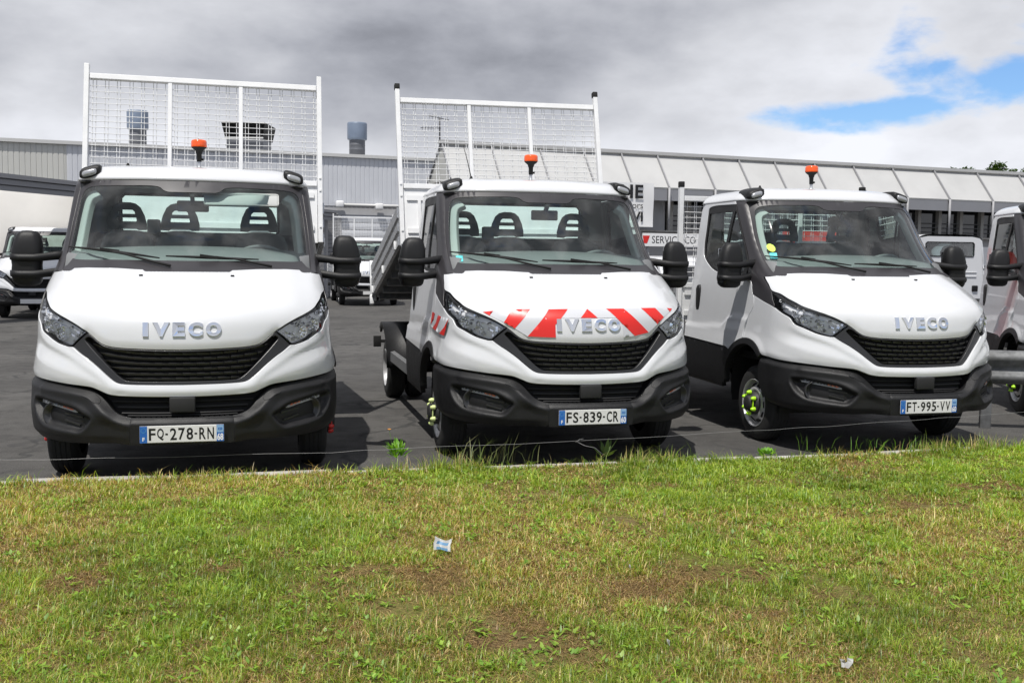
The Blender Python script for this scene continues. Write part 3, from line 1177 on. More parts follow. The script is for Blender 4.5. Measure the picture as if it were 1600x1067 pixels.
        for k, (xx, zz) in enumerate(((.705, .590), (.73, .597), (.755, .602))):
            bb.box(X(sg * xx, zz, -.020), (.022, .012, .018), Matrix.Rotation(sg * R(30), 3, 'Z'))
        bb.build('indicator_bulb', 'amber', lam)
        rr = MB()
        for k in range(7):
            xx = .775 + .020 * k
            rr.box(X(sg * xx, .606 + .0022 * k, -.022), (.004, .012, .022), Matrix.Rotation(sg * R(35), 3, 'Z'))
        for xx, zz in ((.683, .578), (.692, .583)):
            rr.box(X(sg * xx, zz, -.020), (.008, .010, .008), Matrix.Rotation(R(20), 3, 'X'))
        rr.build('lamp_reflector', 'lamp_clear', lam)
        fl = MB()
        c = X(sg * .855, .535, -.046)
        nn = Vector(skin_n(np.array(u_x(sg * .855, .535)), np.array(.535)))
        nn = (nn + Vector((0, -.8, 0))).normalized()
        fl.lathe([(.086, -.03), (.080, .020), (.074, .022), (.060, -.012), (.0, -.014)], c, nn, 22)
        a, b = X(sg * .765, .556, -.040), X(sg * .640, .535, -.040)
        fl.bar(a, b, .020, .010)
        a, b = X(sg * .765, .505, -.040), X(sg * .660, .478, -.040)
        fl.bar(a, b, .020, .010)
        fl.build('fog_bezel', 'grille', bcn)
        tc_ = join(crom(cv([(.615, .698), (.575, .695), (.535, .672), (.512, .640), (.518, .625), (.545, .630), (.580, .655), (.618, .672), (.615, .698)], sg)))
        panel('tow_eye_cover', tc_, 'plastic', bcn, g=.02, disp=lambda P: bump_d(P) + .0035, rim=.008, edge=.002)
    # lower intake
    il = join(crom(cv([(0, .675), (.33, .681), (.41, .684), (.457, .690), (.51, .712), (.565, .733), (.62, .74)])), line(cv([(.62, .74), (.62, .70), (.50, .62), (.42, .52), (.32, .51), (0, .51)])))
    it = panel('lower_intake', mirror_full(il), 'black', root, g=.04, off=-.11, rim=0)
    pl_, pn_ = None, None
    for zz, xm in ((.648, .47), (.617, .43), (.586, .40), (.558, .36)):
        s_ = MB()
        s_.loft([[tuple(X(x, zz + a, b)) for a, b in ((.006, -.075), (-.003, -.072), (-.004, -.095), (.005, -.098))] for x in np.linspace(-xm, xm, 17)], smooth=False)
        s_.build('slat', 'plastic_matt', it)
    sn = MB()
    sn.box((0, .055, .616), (.160, .05, .100), ch=.008)
    sn.build('sensor_cover', 'plastic_matt', it)
    sh = MB()
    sh.loft([[tuple(X(x, .535, -.012)), tuple(X(x, .541, -.05)), tuple(X(x, .541, -.12)), tuple(X(x, .50, -.12)), tuple(X(x, .50, -.03))] for x in np.linspace(-.42, .42, 15)])
    for k in range(18):
        x = -.29 + .034 * k
        sh.box(X(x, .543, -.060), (.024, .030, .004))
    sh.build('intake_step', 'plastic', it)
    # inner liner so that gaps show black
    lin = mirror_full(join(line(cv([(0, 1.45), (.8, 1.45)])), crom(cv([(.8, 1.45), ('y', .95, 1.38), ('y', .84, 1.15), ('y', .80, .95), ('y', .70, .55), (.85, .40)])), line(cv([(.85, .40), (0, .40)]))))
    panel('inner_shell', lin, 'black', root, g=.08, off=-.125, rim=0)
    # ---- windscreen surround, glass, pillar trims
    pil = cv(PIL_IN)
    so_ = join(line(cv([(0, 2.147), (.822, 2.146)])), crom(pil[::-1]), line(cv([(.868, 1.462), (.4, 1.462), (0, 1.462)])))
    gl = join(crom(cv(GLASS[:2])), crom(cv(GLASS[1:])))
    sur = panel('windscreen_surround', mirror_full(so_), 'gloss_black', root, g=.05, holes=[mirror_full(gl)], rim=.012, edge=.002)
    panel('windscreen', mirror_full(gl), 'glass', root, g=.05, off=-.004, rim=0, edge=0)
    for sg in (-1, 1):
        tr = join(crom(cv(TRIM_OUT[:7], sg)), crom(cv(TRIM_OUT[6:10], sg)), crom(cv(TRIM_OUT[9:], sg)), line(cv([('y', .755, 1.204), ('y', .808, 1.262), ('y', .866, 1.336)], sg)), crom(cv([('y', .866, 1.336), ('y', .94, 1.382), ('y', 1.01, 1.425), ('y', 1.055, 1.452)], sg)), line([(sg * a, b) for a, b in [cv([('y', 1.055, 1.452)])[0], cv([(.872, 1.464)])[0]]]), [(sg * (a + .004), b) for a, b in crom(pil)])
        panel('pillar_trim', tr, 'gloss_black', root, g=.04, rim=.02, edge=.003,
              disp=lambda P: .014 * np.exp(-((np.abs(P[:, 0]) - np.interp(P[:, 1], [1.46, 2.15], [cv([(.90, 1.46)])[0][0], cv([(.855, 2.146)])[0][0]])) / .05) ** 2) * smooth01((P[:, 1] - 1.40) / .1))
    for sg in (-1, 1):
        pl = join(crom(cv([(.862, 1.56), (.858, 1.70), (.846, 1.88), (.815, 2.06), (.74, 2.098)], sg)), crom(cv([(.70, 2.06), (.765, 2.02), (.792, 1.90), (.806, 1.70), (.808, 1.58), (.80, 1.54)], sg)))
        panel('pillar_lining', pl, 'liner', root, g=.05, off=-.045, rim=.05, edge=.01)
    # wipers
    for pts, bl in (([(-.119, 1.490), (-.263, 1.526), (-.434, 1.571), (-.60, 1.60)], [(-.847, 1.628), (-.70, 1.614), (-.547, 1.597), (-.38, 1.577), (-.20, 1.551)]),
                    ([(.579, 1.490), (.451, 1.518), (.333, 1.543), (.18, 1.560)], [(-.158, 1.566), (0, 1.562), (.14, 1.557), (.32, 1.552), (.485, 1.548)])):
        w_ = MB()
        w_.tube([X(a, b, .020) for a, b in pts], [.011, .010, .008, .007], 6)
        wp = w_.build('wiper', 'black', root)
        b_ = MB()
        b_.tube([X(a, b, .014) for a, b in bl], [.006, .010, .012, .010, .005], 6)
        b_.box(X(*bl[2], .022), (.13, .022, .022), Matrix.Rotation(R(7), 3, 'Y'))
        b_.build('wiper_blade', 'black', wp)
    # ---- roof
    us = np.concatenate([np.linspace(-(U + .69), -U, 12)[:-1], np.linspace(-U, U, 61), np.linspace(U, U + .69, 12)[1:]])
    bnd = skin(us, np.full_like(us, 2.152))
    bnd[:, 1] = np.minimum(bnd[:, 1], 2.48)
    rows = []
    fr = [0, .012, .03, .06, .10, .16, .24, .35, .5, .7, 1.0]
    rise = pchip([0, .012, .03, .06, .10, .16, .24, .35, .5, .7, 1.0], [0, .022, .043, .067, .088, .106, .119, .128, .134, .137, .139])
    for f_ in fr:
        cx = bnd[:, 0] * (1 - f_)
        cyt = np.clip(bnd[:, 1] + .75 * (1 - smooth01((np.abs(us) - .6) / (U - .5))), 1.95, 2.48)
        cyt = np.where(bnd[:, 1] > 2.1, bnd[:, 1], cyt)
        cy = bnd[:, 1] + (cyt - bnd[:, 1]) * f_
        rows.append(np.stack([cx, cy, 2.152 + rise(f_) + 0 * cx], -1))
    low = bnd.copy()
    low[:, 0] *= .985
    low[:, 1] += .012
    low[:, 2] = 2.150
    rows = [low] + rows
    ro = MB()
    n = len(us)
    vs = [tuple(p) for r_ in rows for p in r_]
    fs = [(i * n + k, i * n + k + 1, (i + 1) * n + k + 1, (i + 1) * n + k) for i in range(len(rows) - 1) for k in range(n - 1)]
    ro.add(vs, fs, True)
    roof = ro.build('roof', 'white', root)
    hl = MB()
    hl.add([(-.84, 1.55, 2.135), (.84, 1.55, 2.135), (.86, 2.45, 2.15), (-.86, 2.45, 2.15), (0, 1.42, 2.135)], [(0, 1, 2, 3), (0, 4, 1)])
    hl.build('headliner', 'liner', root)
    for sg in (-1, 1):
        def se(cx, cy, cz, w, h, tilt=.28):
            out = []
            for a_ in np.linspace(0, 2 * math.pi, 17)[:-1]:
                c_, s_ = math.cos(a_), math.sin(a_)
                px = w / 2 * math.copysign(abs(c_) ** .6, c_)
                out.append((cx + px, cy, cz + h / 2 * math.copysign(abs(s_) ** .6, s_) - tilt * sg * px))
            return out
        k_ = MB()
        k_.loft([se(sg * (.760 + xo), yy, 2.158 + zo, w, h) for yy, w, h, zo, xo in ((1.556, .130, .058, .047, 0), (1.566, .154, .080, .051, 0), (1.62, .158, .090, .060, .002), (1.72, .140, .076, .072, .002), (1.82, .110, .050, .086, 0), (1.88, .05, .012, .084, 0))])
        ml = k_.build('marker_lamp', 'plastic', roof)
        l_ = MB()
        l_.loft([se(sg * .764, 1.538, 2.199, .078, .030), se(sg * .764, 1.544, 2.202, .102, .046), se(sg * .764, 1.576, 2.208, .116, .056)])
        l_.build('marker_lens', 'marker_lens', ml)
    # ---- doors
    for sg in (-1, 1):
        dfr = line(cv([('y', 1.246 + .010, .897), ('y', 1.210, 1.10), ('y', 1.153, 1.286), ('y', 1.178, 1.302), ('y', 1.206, 1.35), ('y', 1.226, 1.40), ('y', 1.305, 1.455), ('y', 1.36, 1.463)], sg))
        bel = crom([(sg * a, b - .002) for a, b in cv(WIN[::-1])])
        topd = line(cv([('y', 1.745, 2.125), ('y', 1.75, 2.146), ('y', 2.40, 2.146)], sg))
        rear = crom(cv([('y', 2.40, 2.146), ('y', 2.455, 2.11), ('y', 2.472, 2.0), ('y', 2.478, 1.6), ('y', 2.485, 1.2), ('y', 2.495, .831)], sg))
        bot = line(cv([('y', 2.495, .831), ('y', 1.545, .803), ('y', 1.487, .783)], sg))
        ar = [(a, b) for a, b in arc(46.5, 79, sg=sg)]
        outl = join(dfr, bel, topd, rear, bot, ar)
        cre = crom(cv([('y', 2.5, .965), ('y', 1.9, .985), ('y', 1.72, 1.0), ('y', 1.60, 1.07), ('y', 1.45, 1.10), ('y', 1.2, 1.09)]))

        def door_d(P):
            Q = np.column_stack([np.abs(P[:, 0]), P[:, 1]])
            d = dist_chain(Q, cre)
            below = Q[:, 1] < np.interp(skin(Q[:, 0], Q[:, 1])[:, 1], [1.2, 1.45, 1.6, 1.72, 1.9, 2.5], [1.09, 1.10, 1.07, 1.0, .985, .965])
            return np.where(below, .015 * smooth01(d / .022), 0.0) * smooth01((np.abs(P[:, 0]) - U - .25) / .2)
        dr = panel('door', outl, 'white', root, g=.03, disp=door_d, rim=.035, edge=.004)
        wo = join(crom(cv(WIN[:4], sg)), crom(cv(WIN[3:], sg)), crom(cv(WIN_FRONT, sg)))
        cen = np.array(wo).mean(0)
        wi = []
        wa = np.array(wo)
        for i in range(len(wa)):
            t_ = wa[(i + 1) % len(wa)] - wa[i - 1]
            nrm_ = np.array([-t_[1], t_[0]])
            nrm_ /= np.linalg.norm(nrm_) + 1e-9
            if area2(wo) < 0:
                nrm_ = -nrm_
            q = wa[i] + nrm_ * .028
            wi.append((q[0], min(q[1], 2.055)))
        wf = panel('window_frame', wo, 'plastic', dr, g=.03, holes=[wi], off=-.006, rim=.02, edge=.002)
        panel('side_window', wi, 'glass', dr, g=.08, off=-.014, rim=0, edge=0)
        br = line(cv([('y', 1.735, 2.06), ('y', 1.785, 2.06), ('y', 1.80, 1.49), ('y', 1.755, 1.49), ('y', 1.735, 2.06)], sg), .05)
        panel('window_bar', br, 'plastic', dr, g=.05, off=-.006, rim=.02, edge=.002)
        hd = MB()
        p0, p1 = Vector(skin(sg * u_y(2.30, 1.33), 1.33)), Vector(skin(sg * u_y(2.275, 1.12), 1.12))
        hd.loft([rring(p0.x + sg * o_, p0.y, z_, .02, w_, .009) for z_, w_, o_ in ((1.352, .03, .0), (1.340, .066, .010), (1.31, .088, .014), (1.15, .084, .014), (1.105, .066, .012), (1.09, .03, 0))])
        hd.build('door_handle', 'plastic', dr)
        lnr = line(cv([('y', 1.35, 1.455), ('y', 2.44, 1.455), ('y', 2.44, .84), ('y', 1.62, .84), ('y', 1.35, 1.0), ('y', 1.35, 1.455)], sg), .1)
        panel('door_lining', lnr, 'interior', dr, g=.12, off=-.07, rim=0)
        # wheel arch and sill
        ringo = join(arc(2, 131.5, sg=sg), arc(130, 2, r=.405, sg=sg))
        panel('wheel_arch', ringo, 'plastic', root, g=.03, off=.016, rim=.06, edge=.006)
        sl = join(arc(43.0, 3, sg=sg), line(cv([('y', 1.63, .474), ('y', 1.63, .42), ('y', 2.49, .43), ('y', 2.49, .822), ('y', 1.55, .795), ('y', 1.51, .765)], sg), .04))
        panel('sill_cladding', sl, 'plastic', root, g=.04, off=.006, rim=.04, edge=.004)
        wl_ = MB()
        aa = np.linspace(R(-20), R(200), 20)
        vs, fs = [], []
        for a in aa:
            yy, zz = ARC_C[0] + .47 * math.cos(a), ARC_C[1] + .47 * math.sin(a)
            vs += [(sg * .93, yy, zz), (sg * .52, yy, zz)]
        for i in range(len(aa) - 1):
            fs.append((2 * i, 2 * i + 1, 2 * i + 3, 2 * i + 2))
        wl_.add(vs, fs, True)
        vs = [(sg * .52, ARC_C[0] + .47 * math.cos(a), ARC_C[1] + .47 * math.sin(a)) for a in aa]
        wl_.add(vs, [tuple(range(len(vs)))])
        wl_.build('wheel_housing', 'black', root)
        # mirrors
        mm = MB()
        secs = [(1.350, .10, .07, .0), (1.356, .15, .11, .0), (1.375, .185, .14, .002), (1.42, .205, .155, .004), (1.445, .208, .155, .004), (1.50, .200, .15, .003), (1.555, .212, .16, .002), (1.60, .210, .158, -.001), (1.66, .196, .145, -.006), (1.71, .170, .125, -.010), (1.735, .142, .10, -.012), (1.750, .09, .06, -.013), (1.752, .03, .02, -.013)]
        mm.loft([rring(sg * (1.155 + dx), 1.27, z_, w_, d_, .055) for z_, w_, d_, dx in secs])
        mi = mm.build('mirror', 'plastic', root)
        am = MB()
        for z0, z1 in ((1.565, 1.545), (1.445, 1.425)):
            am.loft([[(sg * x_, yy + dy, zz + dz) for dy, dz in ((-.05 * k_, .031 * h_), (.03 * k_, .031 * h_), (.04 * k_, 0), (.03 * k_, -.031 * h_), (-.05 * k_, -.031 * h_), (-.060 * k_, 0))]
                     for x_, yy, zz, k_, h_ in ((.88, 1.30, z0 + .01, .8, 1.1), (.96, 1.285, z0 + .006, .85, 1.0), (1.045, 1.262, z0 - .006, 1.2, .9), (1.10, 1.258, z0 - .012, 1.45, .85), (1.2, 1.258, z0 - .012, 1.45, .85), (1.245, 1.262, z0 - .008, 1.25, .8), (1.268, 1.27, z0 - .004, .7, .7))])
        am.build('mirror_arm', 'plastic', mi)
        il_ = MB()
        il_.box((sg * 1.226, 1.232, 1.405), (.05, .05, .045), Matrix.Rotation(sg * R(40), 3, 'Z'), .014)
        il_.build('mirror_indicator', 'lens', mi)
        il2 = MB()
        il2.box((sg * 1.222, 1.238, 1.405), (.035, .035, .03), Matrix.Rotation(sg * R(40), 3, 'Z'), .01)
        il2.build('mirror_bulb', 'reflector', mi)
        mg = MB()
        mg.box((sg * 1.153, 1.345, 1.60), (.165, .006, .20), ch=.002)
        mg.box((sg * 1.155, 1.345, 1.42), (.165, .006, .08), ch=.002)
        mg.build('mirror_glass', 'chrome', mi)
    # ---- rear wall with window
    sf, nf = plane_y(2.475, 1)
    zz = np.linspace(.75, 2.14, 12)
    ow = [(float(WW(z)) - .012, z) for z in zz] + [(.80, 2.20), (.60, 2.235)] + [(-.60, 2.235), (-.80, 2.20)] + [(-(float(WW(z)) - .012), z) for z in zz[::-1]]
    rwh = [(-.655, 1.80), (-.63, 1.772), (.63, 1.772), (.655, 1.80), (.655, 2.065), (.62, 2.10), (-.62, 2.10), (-.655, 2.065)]
    rw = panel('rear_wall', ow, 'white', root, g=.15, holes=[rwh], rim=.03, edge=0, surf=sf, nrm=nf)
    rs = MB()
    rs.tube([(a, 2.478, b) for a, b in rwh + rwh[:1]], .014, 6)
    rs.build('window_seal', 'plastic', rw)
    panel('rear_window', rwh, 'glass', rw, g=.3, off=-.01, rim=0, edge=0, surf=sf, nrm=nf)
    for zc_, h_ in ((1.40, .012), (1.30, .012)):
        q = MB()
        q.box((0, 2.482, zc_), (1.5, .02, .03), ch=.008)
        q.build('wall_rib', 'white', rw)
    vt = MB()
    vt.box((-.72, 2.485, 1.02), (.16, .03, .14), ch=.02)
    for k in range(4):
        vt.box((-.72, 2.502, .97 + .032 * k), (.13, .012, .014))
    vt.build('air_vent', 'plastic', rw)
    lw = MB()
    lw.box((0, 2.44, 1.27), (1.75, .02, 1.0))
    lw.build('wall_lining', 'interior', rw)
    # ---- inside
    ds = MB()
    ds.loft([[(x, .93 + .10 * (x / .8) ** 2, 1.30), (x, .90 + .10 * (x / .8) ** 2, 1.49), (x, 1.10, 1.585 + .03 * math.cos(x * 2)), (x, 1.28, 1.625 + .03 * math.cos(x * 2)), (x, 1.36, 1.58), (x, 1.40, 1.20)] for x in np.linspace(-.86, .86, 15)])
    ds.build('dashboard', 'dash', root)
    fl_ = MB()
    fl_.box((0, 1.75, .74), (1.80, 1.40, .06)).box((0, 1.15, 1.0), (1.7, .06, .55)).box((0, 1.6, .60), (1.2, 1.7, .20))
    fl_.build('cab_floor', 'black', root)
    stw = MB()
    cst = Vector((.50, 1.52, 1.53))
    nst = Vector((0, .62, .78)).normalized()
    xs_ = Vector((1, 0, 0))
    ys_ = nst.cross(xs_)
    stw.tube([cst + xs_ * (.205 * math.cos(a)) + ys_ * (.205 * math.sin(a)) for a in np.linspace(0, 2 * math.pi, 33)], .016, 8, False)
    stw.bar(cst - xs_ * .2, cst + xs_ * .2, .05, .02)
    stw.bar(cst, cst + ys_ * -.2, .05, .02)
    stw.tube([cst, (.50, 1.30, 1.35)], .035, 8)
    stw.build('steering_wheel', 'dash', root)
    for cx, w_ in ((-.56, .44), (-.14, .44), (.50, .48)):
        st_ = MB()
        st_.loft([rring(cx, 1.98 + (z_ - 1.1) * .22, z_, w_ * k_, .13, .06) for z_, k_ in ((1.05, 1.0), (1.3, 1.02), (1.55, 1.0), (1.68, .94), (1.745, .82), (1.775, .60), (1.785, .3))])
        st_.box((cx, 1.80, 1.08), (w_, .5, .16), ch=.05)
        se = st_.build('seat', 'seat', root)
        hs = MB()
        yy = 2.135
        outer = [(-.150, 0), (-.152, .05), (-.135, .12), (-.105, .185), (-.070, .215), (-.03, .225), (.03, .225), (.070, .215), (.105, .185), (.135, .12), (.152, .05), (.150, 0), (.09, -.004), (.07, .012), (-.07, .012), (-.09, -.004)]
        outer = [(cx - .01 + a * 1.02, 1.79 + b) for a, b in outer]
        h1 = [(cx - .01 + a, 1.79 + b) for a, b in ((-.074, .068), (.074, .068), (.078, .074), (.074, .100), (-.074, .100), (-.078, .074))]
        h2 = [(cx - .01 + a, 1.79 + b) for a, b in ((-.066, .130), (.066, .130), (.062, .148), (.044, .164), (-.044, .164), (-.062, .148))]
        s2, n2 = plane_y(yy, -1)
        panel('headrest', outer, 'seat', se, g=.08, holes=[h1, h2], rim=.035, edge=0, surf=s2, nrm=n2)
    ms = MB()
    ms.box((-.35, 2.06, 1.815), (.10, .09, .12), ch=.012)
    ms.build('belt_tower', 'seat', root)
    rm = MB()
    p = X(0.0, 2.03, -.10)
    rm.box(p + Vector((.0, .03, -.01)), (.235, .03, .085), ch=.012)
    rm.bar(p + Vector((0, .03, .0)), p + Vector((0, -.06, .07)), .03)
    rm.build('rear_view_mirror', 'black', root)
    # beacon and aerial
    bc = MB()
    bc.lathe([(.030, 0), (.022, .012), (.014, .02), (.014, .07)], (.02, 1.95, 2.285), (0, 0, 1), 12)
    be = bc.build('beacon', 'alu', root)
    b2 = MB()
    b2.lathe([(.0, .06), (.019, .062), (.021, .125), (.026, .135), (.030, .15), (.056, .172), (.060, .180), (.0, .182)], (.02, 1.95, 2.285), (0, 0, 1), 20)
    b2.tube([(.02, 1.95, 2.365), (.055, 1.95, 2.365)], .010, 8)
    b2.build('beacon_base', 'black', be)
    b3 = MB()
    b3.lathe([(.061, .180), (.063, .188), (.062, .222), (.057, .234), (.045, .239), (.0, .240)], (.02, 1.95, 2.285), (0, 0, 1), 24)
    b3.build('beacon_lens', 'orange', be)
    # chassis
    ch_ = MB()
    for sg in (-1, 1):
        ch_.box((sg * .40, 3.6, .62), (.07, 5.2, .17))
        ch_.box((sg * .35, .85, .42), (.10, 1.2, .12))
    for yy in (1.1, 2.7, 3.6, 4.55, 5.8):
        ch_.box((0, yy, .58), (.8, .09, .12))
    ch_.tube([(-.85, 1.1, .33), (.85, 1.1, .33)], .05, 8)
    ch_.tube([(-.6, 4.55, .34), (.6, 4.55, .34)], .07, 8)
    ch_.lathe([(0, -.13), (.14, -.10), (.17, 0), (.14, .10), (0, .13)], (0, 4.55, .36), (0, 1, 0), 14)
    ch_.box((.55, 3.1, .52), (.30, .7, .30), ch=.03)
    ch_.build('chassis', 'chassis', root)
    for sg in (-1, 1):
        g_ = MB()
        g_.loft([[(sg * 1.0, y_, .56), (sg * .955, y_, .57), (sg * .955, y_, .45), (sg * 1.0, y_, .46)] for y_ in (2.55, 4.02)], smooth=False)
        g_.build('side_guard', 'galv', root)
        mg = MB()
        aa = np.linspace(R(58), R(178), 16)
        rg = []
        for a in aa:
            c_, s_ = math.cos(a), math.sin(a)
            rg.append([(sg * 1.03, 4.55 + .47 * c_, .36 + .47 * s_), (sg * 1.035, 4.55 + .50 * c_, .36 + .50 * s_), (sg * .55, 4.55 + .50 * c_, .36 + .50 * s_), (sg * .55, 4.55 + .475 * c_, .36 + .475 * s_), (sg * 1.005, 4.55 + .475 * c_, .36 + .475 * s_), (sg * 1.005, 4.55 + .43 * c_, .36 + .43 * s_), (sg * 1.03, 4.55 + .43 * c_, .36 + .43 * s_)])
        mg.loft(rg)
        mg.build('mudguard', 'plastic', root)
    lb = MB()
    lb.box((-1.04, 4.98, .60), (.09, .02, .13), ch=.005)
    lb.bar((-1.03, 4.99, .60), (-.40, 4.99, .60), .035)
    lb.build('marker_bracket', 'black', root)


def tipper(root, tilt, front, dx, roll, headh, caps, mesh_lo, L=2.75):
    """tipping body; local frame: y back from the headboard, z up from the underside of the floor"""
    b = empty('cargo_body')
    b.parent = root
    b.location = (dx, front[0], front[1])
    b.rotation_euler = (-R(tilt), R(roll), 0)
    for sg in (-1, 1):
        hb = MB()
        hb.box((sg * 1.037, 0, headh / 2), (.044, .055, headh), ch=.004)
        for zz in (.50, .62, .15):
            hb.box((sg * 1.037, -.033, zz), (.018, .008, .018))
        hb.build('headboard_post', 'steel_white', b)
    for zz in (headh - .115, mesh_lo):
        hb = MB()
        hb.box((0, 0, zz), (2.018, .05, .05), ch=.004)
        hb.build('headboard_rail', 'steel_white', b)
    for x in (-.315, .315):
        hb = MB()
        hb.box((x, 0, (headh - .115 + mesh_lo) / 2), (.036, .04, headh - .115 - mesh_lo - .05), ch=.003)
        hb.build('headboard_bar', 'steel_white', b)
    sh = MB()
    sh.box((0, .01, mesh_lo / 2), (2.02, .03, mesh_lo))
    sh.box((0, -.012, mesh_lo * .80), (1.96, .02, .05)).box((0, -.012, mesh_lo * .25), (1.96, .02, .05))
    sh.box((-.86, -.014, mesh_lo * .52), (.03, .02, mesh_lo * .5)).box((.86, -.014, mesh_lo * .52), (.03, .02, mesh_lo * .5))
    sh.build('headboard_sheet', 'steel_white', b)
    wm = MB()
    z0, z1 = mesh_lo + .02, headh - .14
    nz = int((z1 - z0) / .053)
    rg = random.Random(3)
    for k in range(nz + 1):
        zz = z0 + (z1 - z0) * k / nz
        for xa, xb in ((-1.01, -.33), (-.30, .30), (.33, 1.01)):
            wm.tube([(xa, .012 + .004 * rg.uniform(-1, 1), zz), ((xa + xb) / 2, .012 + .006 * rg.uniform(-1, 1), zz + .003 * rg.uniform(-1, 1)), (xb, .012, zz)], .0034, 4, False)
    for xa, xb in ((-1.01, -.33), (-.30, .30), (.33, 1.01)):
        n = 6
        for k in range(n + 1):
            x = xa + (xb - xa) * (k + .25) / (n + .5)
            wm.tube([(x, .018, z0), (x + .004 * rg.uniform(-1, 1), .018, z1)], .0033, 4, False)
            x += .026
            wm.tube([(x, .022, z0), (x + .004 * rg.uniform(-1, 1), .022, z1)], .0031, 4, False)
    o = wm.build('wire_mesh', 'steel_white', b)
    o['kind'] = 'stuff'
    if caps:
        for sg in (-1, 1):
            c = MB()
            c.box((sg * 1.037, 0, headh + .025), (.052, .062, .06), ch=.008)
            c.build('post_cap', 'black', b)
    fl = MB()
    fl.box((0, L / 2, .06), (2.06, L, .05))
    for x in (-.38, .38):
        fl.box((x, L / 2, -.01), (.10, L - .05, .10))
    for k in range(7):
        fl.box((0, .12 + (L - .24) / 6 * k, .0), (1.98, .07, .07))
    fl.build('cargo_floor', 'galv', b)
    for sg in (-1, 1):
        ds = MB()
        prof = [(0, .02), (.035, .02), (.035, .10), (.018, .11), (.018, .155), (.035, .165), (.035, .235), (.018, .245), (.018, .29), (.035, .30), (.035, .40), (0, .40)]
        ds.loft([[(sg * (1.04 + a), y_, z_) for a, z_ in prof] for y_ in (.05, L - .05)], smooth=False)
        d_ = ds.build('dropside', 'alu', b)
        for y_ in (.25, L * .5, L - .25):
            lt = MB()
            lt.box((sg * 1.083, y_, .06), (.02, .05, .09), ch=.005)
            lt.build('side_latch', 'steel_white', d_)
        rp = MB()
        rp.box((sg * 1.05, L - .015, .22), (.07, .06, .50), ch=.006)
        rp.box((sg * 1.07, L - .015, -.02), (.05, .08, .12), ch=.01)
        rp.build('rear_post', 'steel_white', b)
    tg = MB()
    tg.box((0, L, .22), (2.0, .035, .40), ch=.004)
    tg.build('tailboard', 'alu', b)
    if tilt > 3:
        ram = MB()
        ram.tube([(0, 1.4, -.05), (0, 1.62, -.55)], .06, 10)
        ram.build('tipping_ram', 'galv', b)
    return b


def copy_tree(o, parent=None):
    c = o.copy()
    COL.objects.link(c)
    c.parent = parent
    for ch in list(o.children):
        copy_tree(ch, c)
    return c


def add_wheels(root, nut, rear=True):
    for sg in (-1, 1):
        wheel(root, 'wheel', (sg * .872, 1.10, .335), sg, 'front', nut)
        if rear:
            wheel(root, 'wheel', (sg * .895, 4.55, .335), sg, 'rear')

# ---------------------------------------------------------------- ground
def sheet(name, pts, z, mat, kind='structure'):
    me = bpy.data.meshes.new(name)
    me.from_pydata([(x, y, z) for x, y in pts], [], [tuple(range(len(pts)))])
    o = link(name, me, None, (mat,))
    return tag(o, kind=kind)


tag(sheet('asphalt_yard', [(-250, -60), (250, -60), (250, 350), (-250, 350)], 0.0, 'asphalt'), 'dark patched asphalt of the truck yard')
VZ = .13
KDIR = Vector((.978, .207))
K0 = Vector((-3.2, 6.29))


def kerb_y(x):
    y = K0.y + (x - K0.x) * KDIR.y / KDIR.x
    if x > 2.3:
        y += .075 * (x - 2.3) ** 1.35
    return y


xs = list(np.linspace(-14, 2.3, 60)) + list(np.linspace(2.5, 12, 40))
rng_g = random.Random(5)
gm = MB()
front = [(x, kerb_y(x) - .01) for x in xs]
ny = 26
vs, fs = [], []
for j in range(ny + 1):
    for (x, y) in front:
        yy = y - (y + 6) * (j / ny) ** 1.3
        vs.append((x, yy, VZ + (0.012 * math.sin(x * 3.1 + yy * 2.2) + .010 * math.sin(x * 7.3 - yy * 5.1)) * min(1, j / 2)))
n = len(front)
for j in range(ny):
    for i in range(n - 1):
        fs.append((j * n + i, (j + 1) * n + i, (j + 1) * n + i + 1, j * n + i + 1))
k = len(vs)
vs += [(x, y, 0.0) for x, y in front]
for i in range(n - 1):
    fs.append((i, i + 1, k + i + 1, k + i))
gm.add(vs, fs, True)
tag(gm.build('verge_ground', 'soil'), 'earth and thatch of the grass verge', kind='structure')

kb = empty('kerb', (K0.x, K0.y, 0))
tag(kb, 'low pale concrete kerb half overgrown between grass verge and asphalt', 'kerb')
x = -9.0
while x < 2.9:
    L = .98 + rng_g.uniform(-.02, .02)
    a = Vector((x, kerb_y(x) + .055, 0))
    b = Vector((x + L * .97, kerb_y(x + L * .97) + .055, 0))
    k_ = MB()
    d = (b - a)
    ang = math.atan2(d.y, d.x)
    k_.box((a + b) / 2 + Vector((0, 0, .068 + rng_g.uniform(-.006, .006))) - Vector((K0.x, K0.y, 0)), (d.length - .012, .095, .150), Matrix.Rotation(ang, 3, 'Z') @ Matrix.Rotation(R(rng_g.uniform(-.5, .5)), 3, 'Y'), .012)
    k_.build('kerb_stone', 'concrete', kb)
    x += L

# ---------------------------------------------------------------- the trucks
YAW = R(13.9)


def place(root, x, y, rz=YAW):
    root.location = (x, y, 0)
    root.rotation_euler = (0, 0, rz)


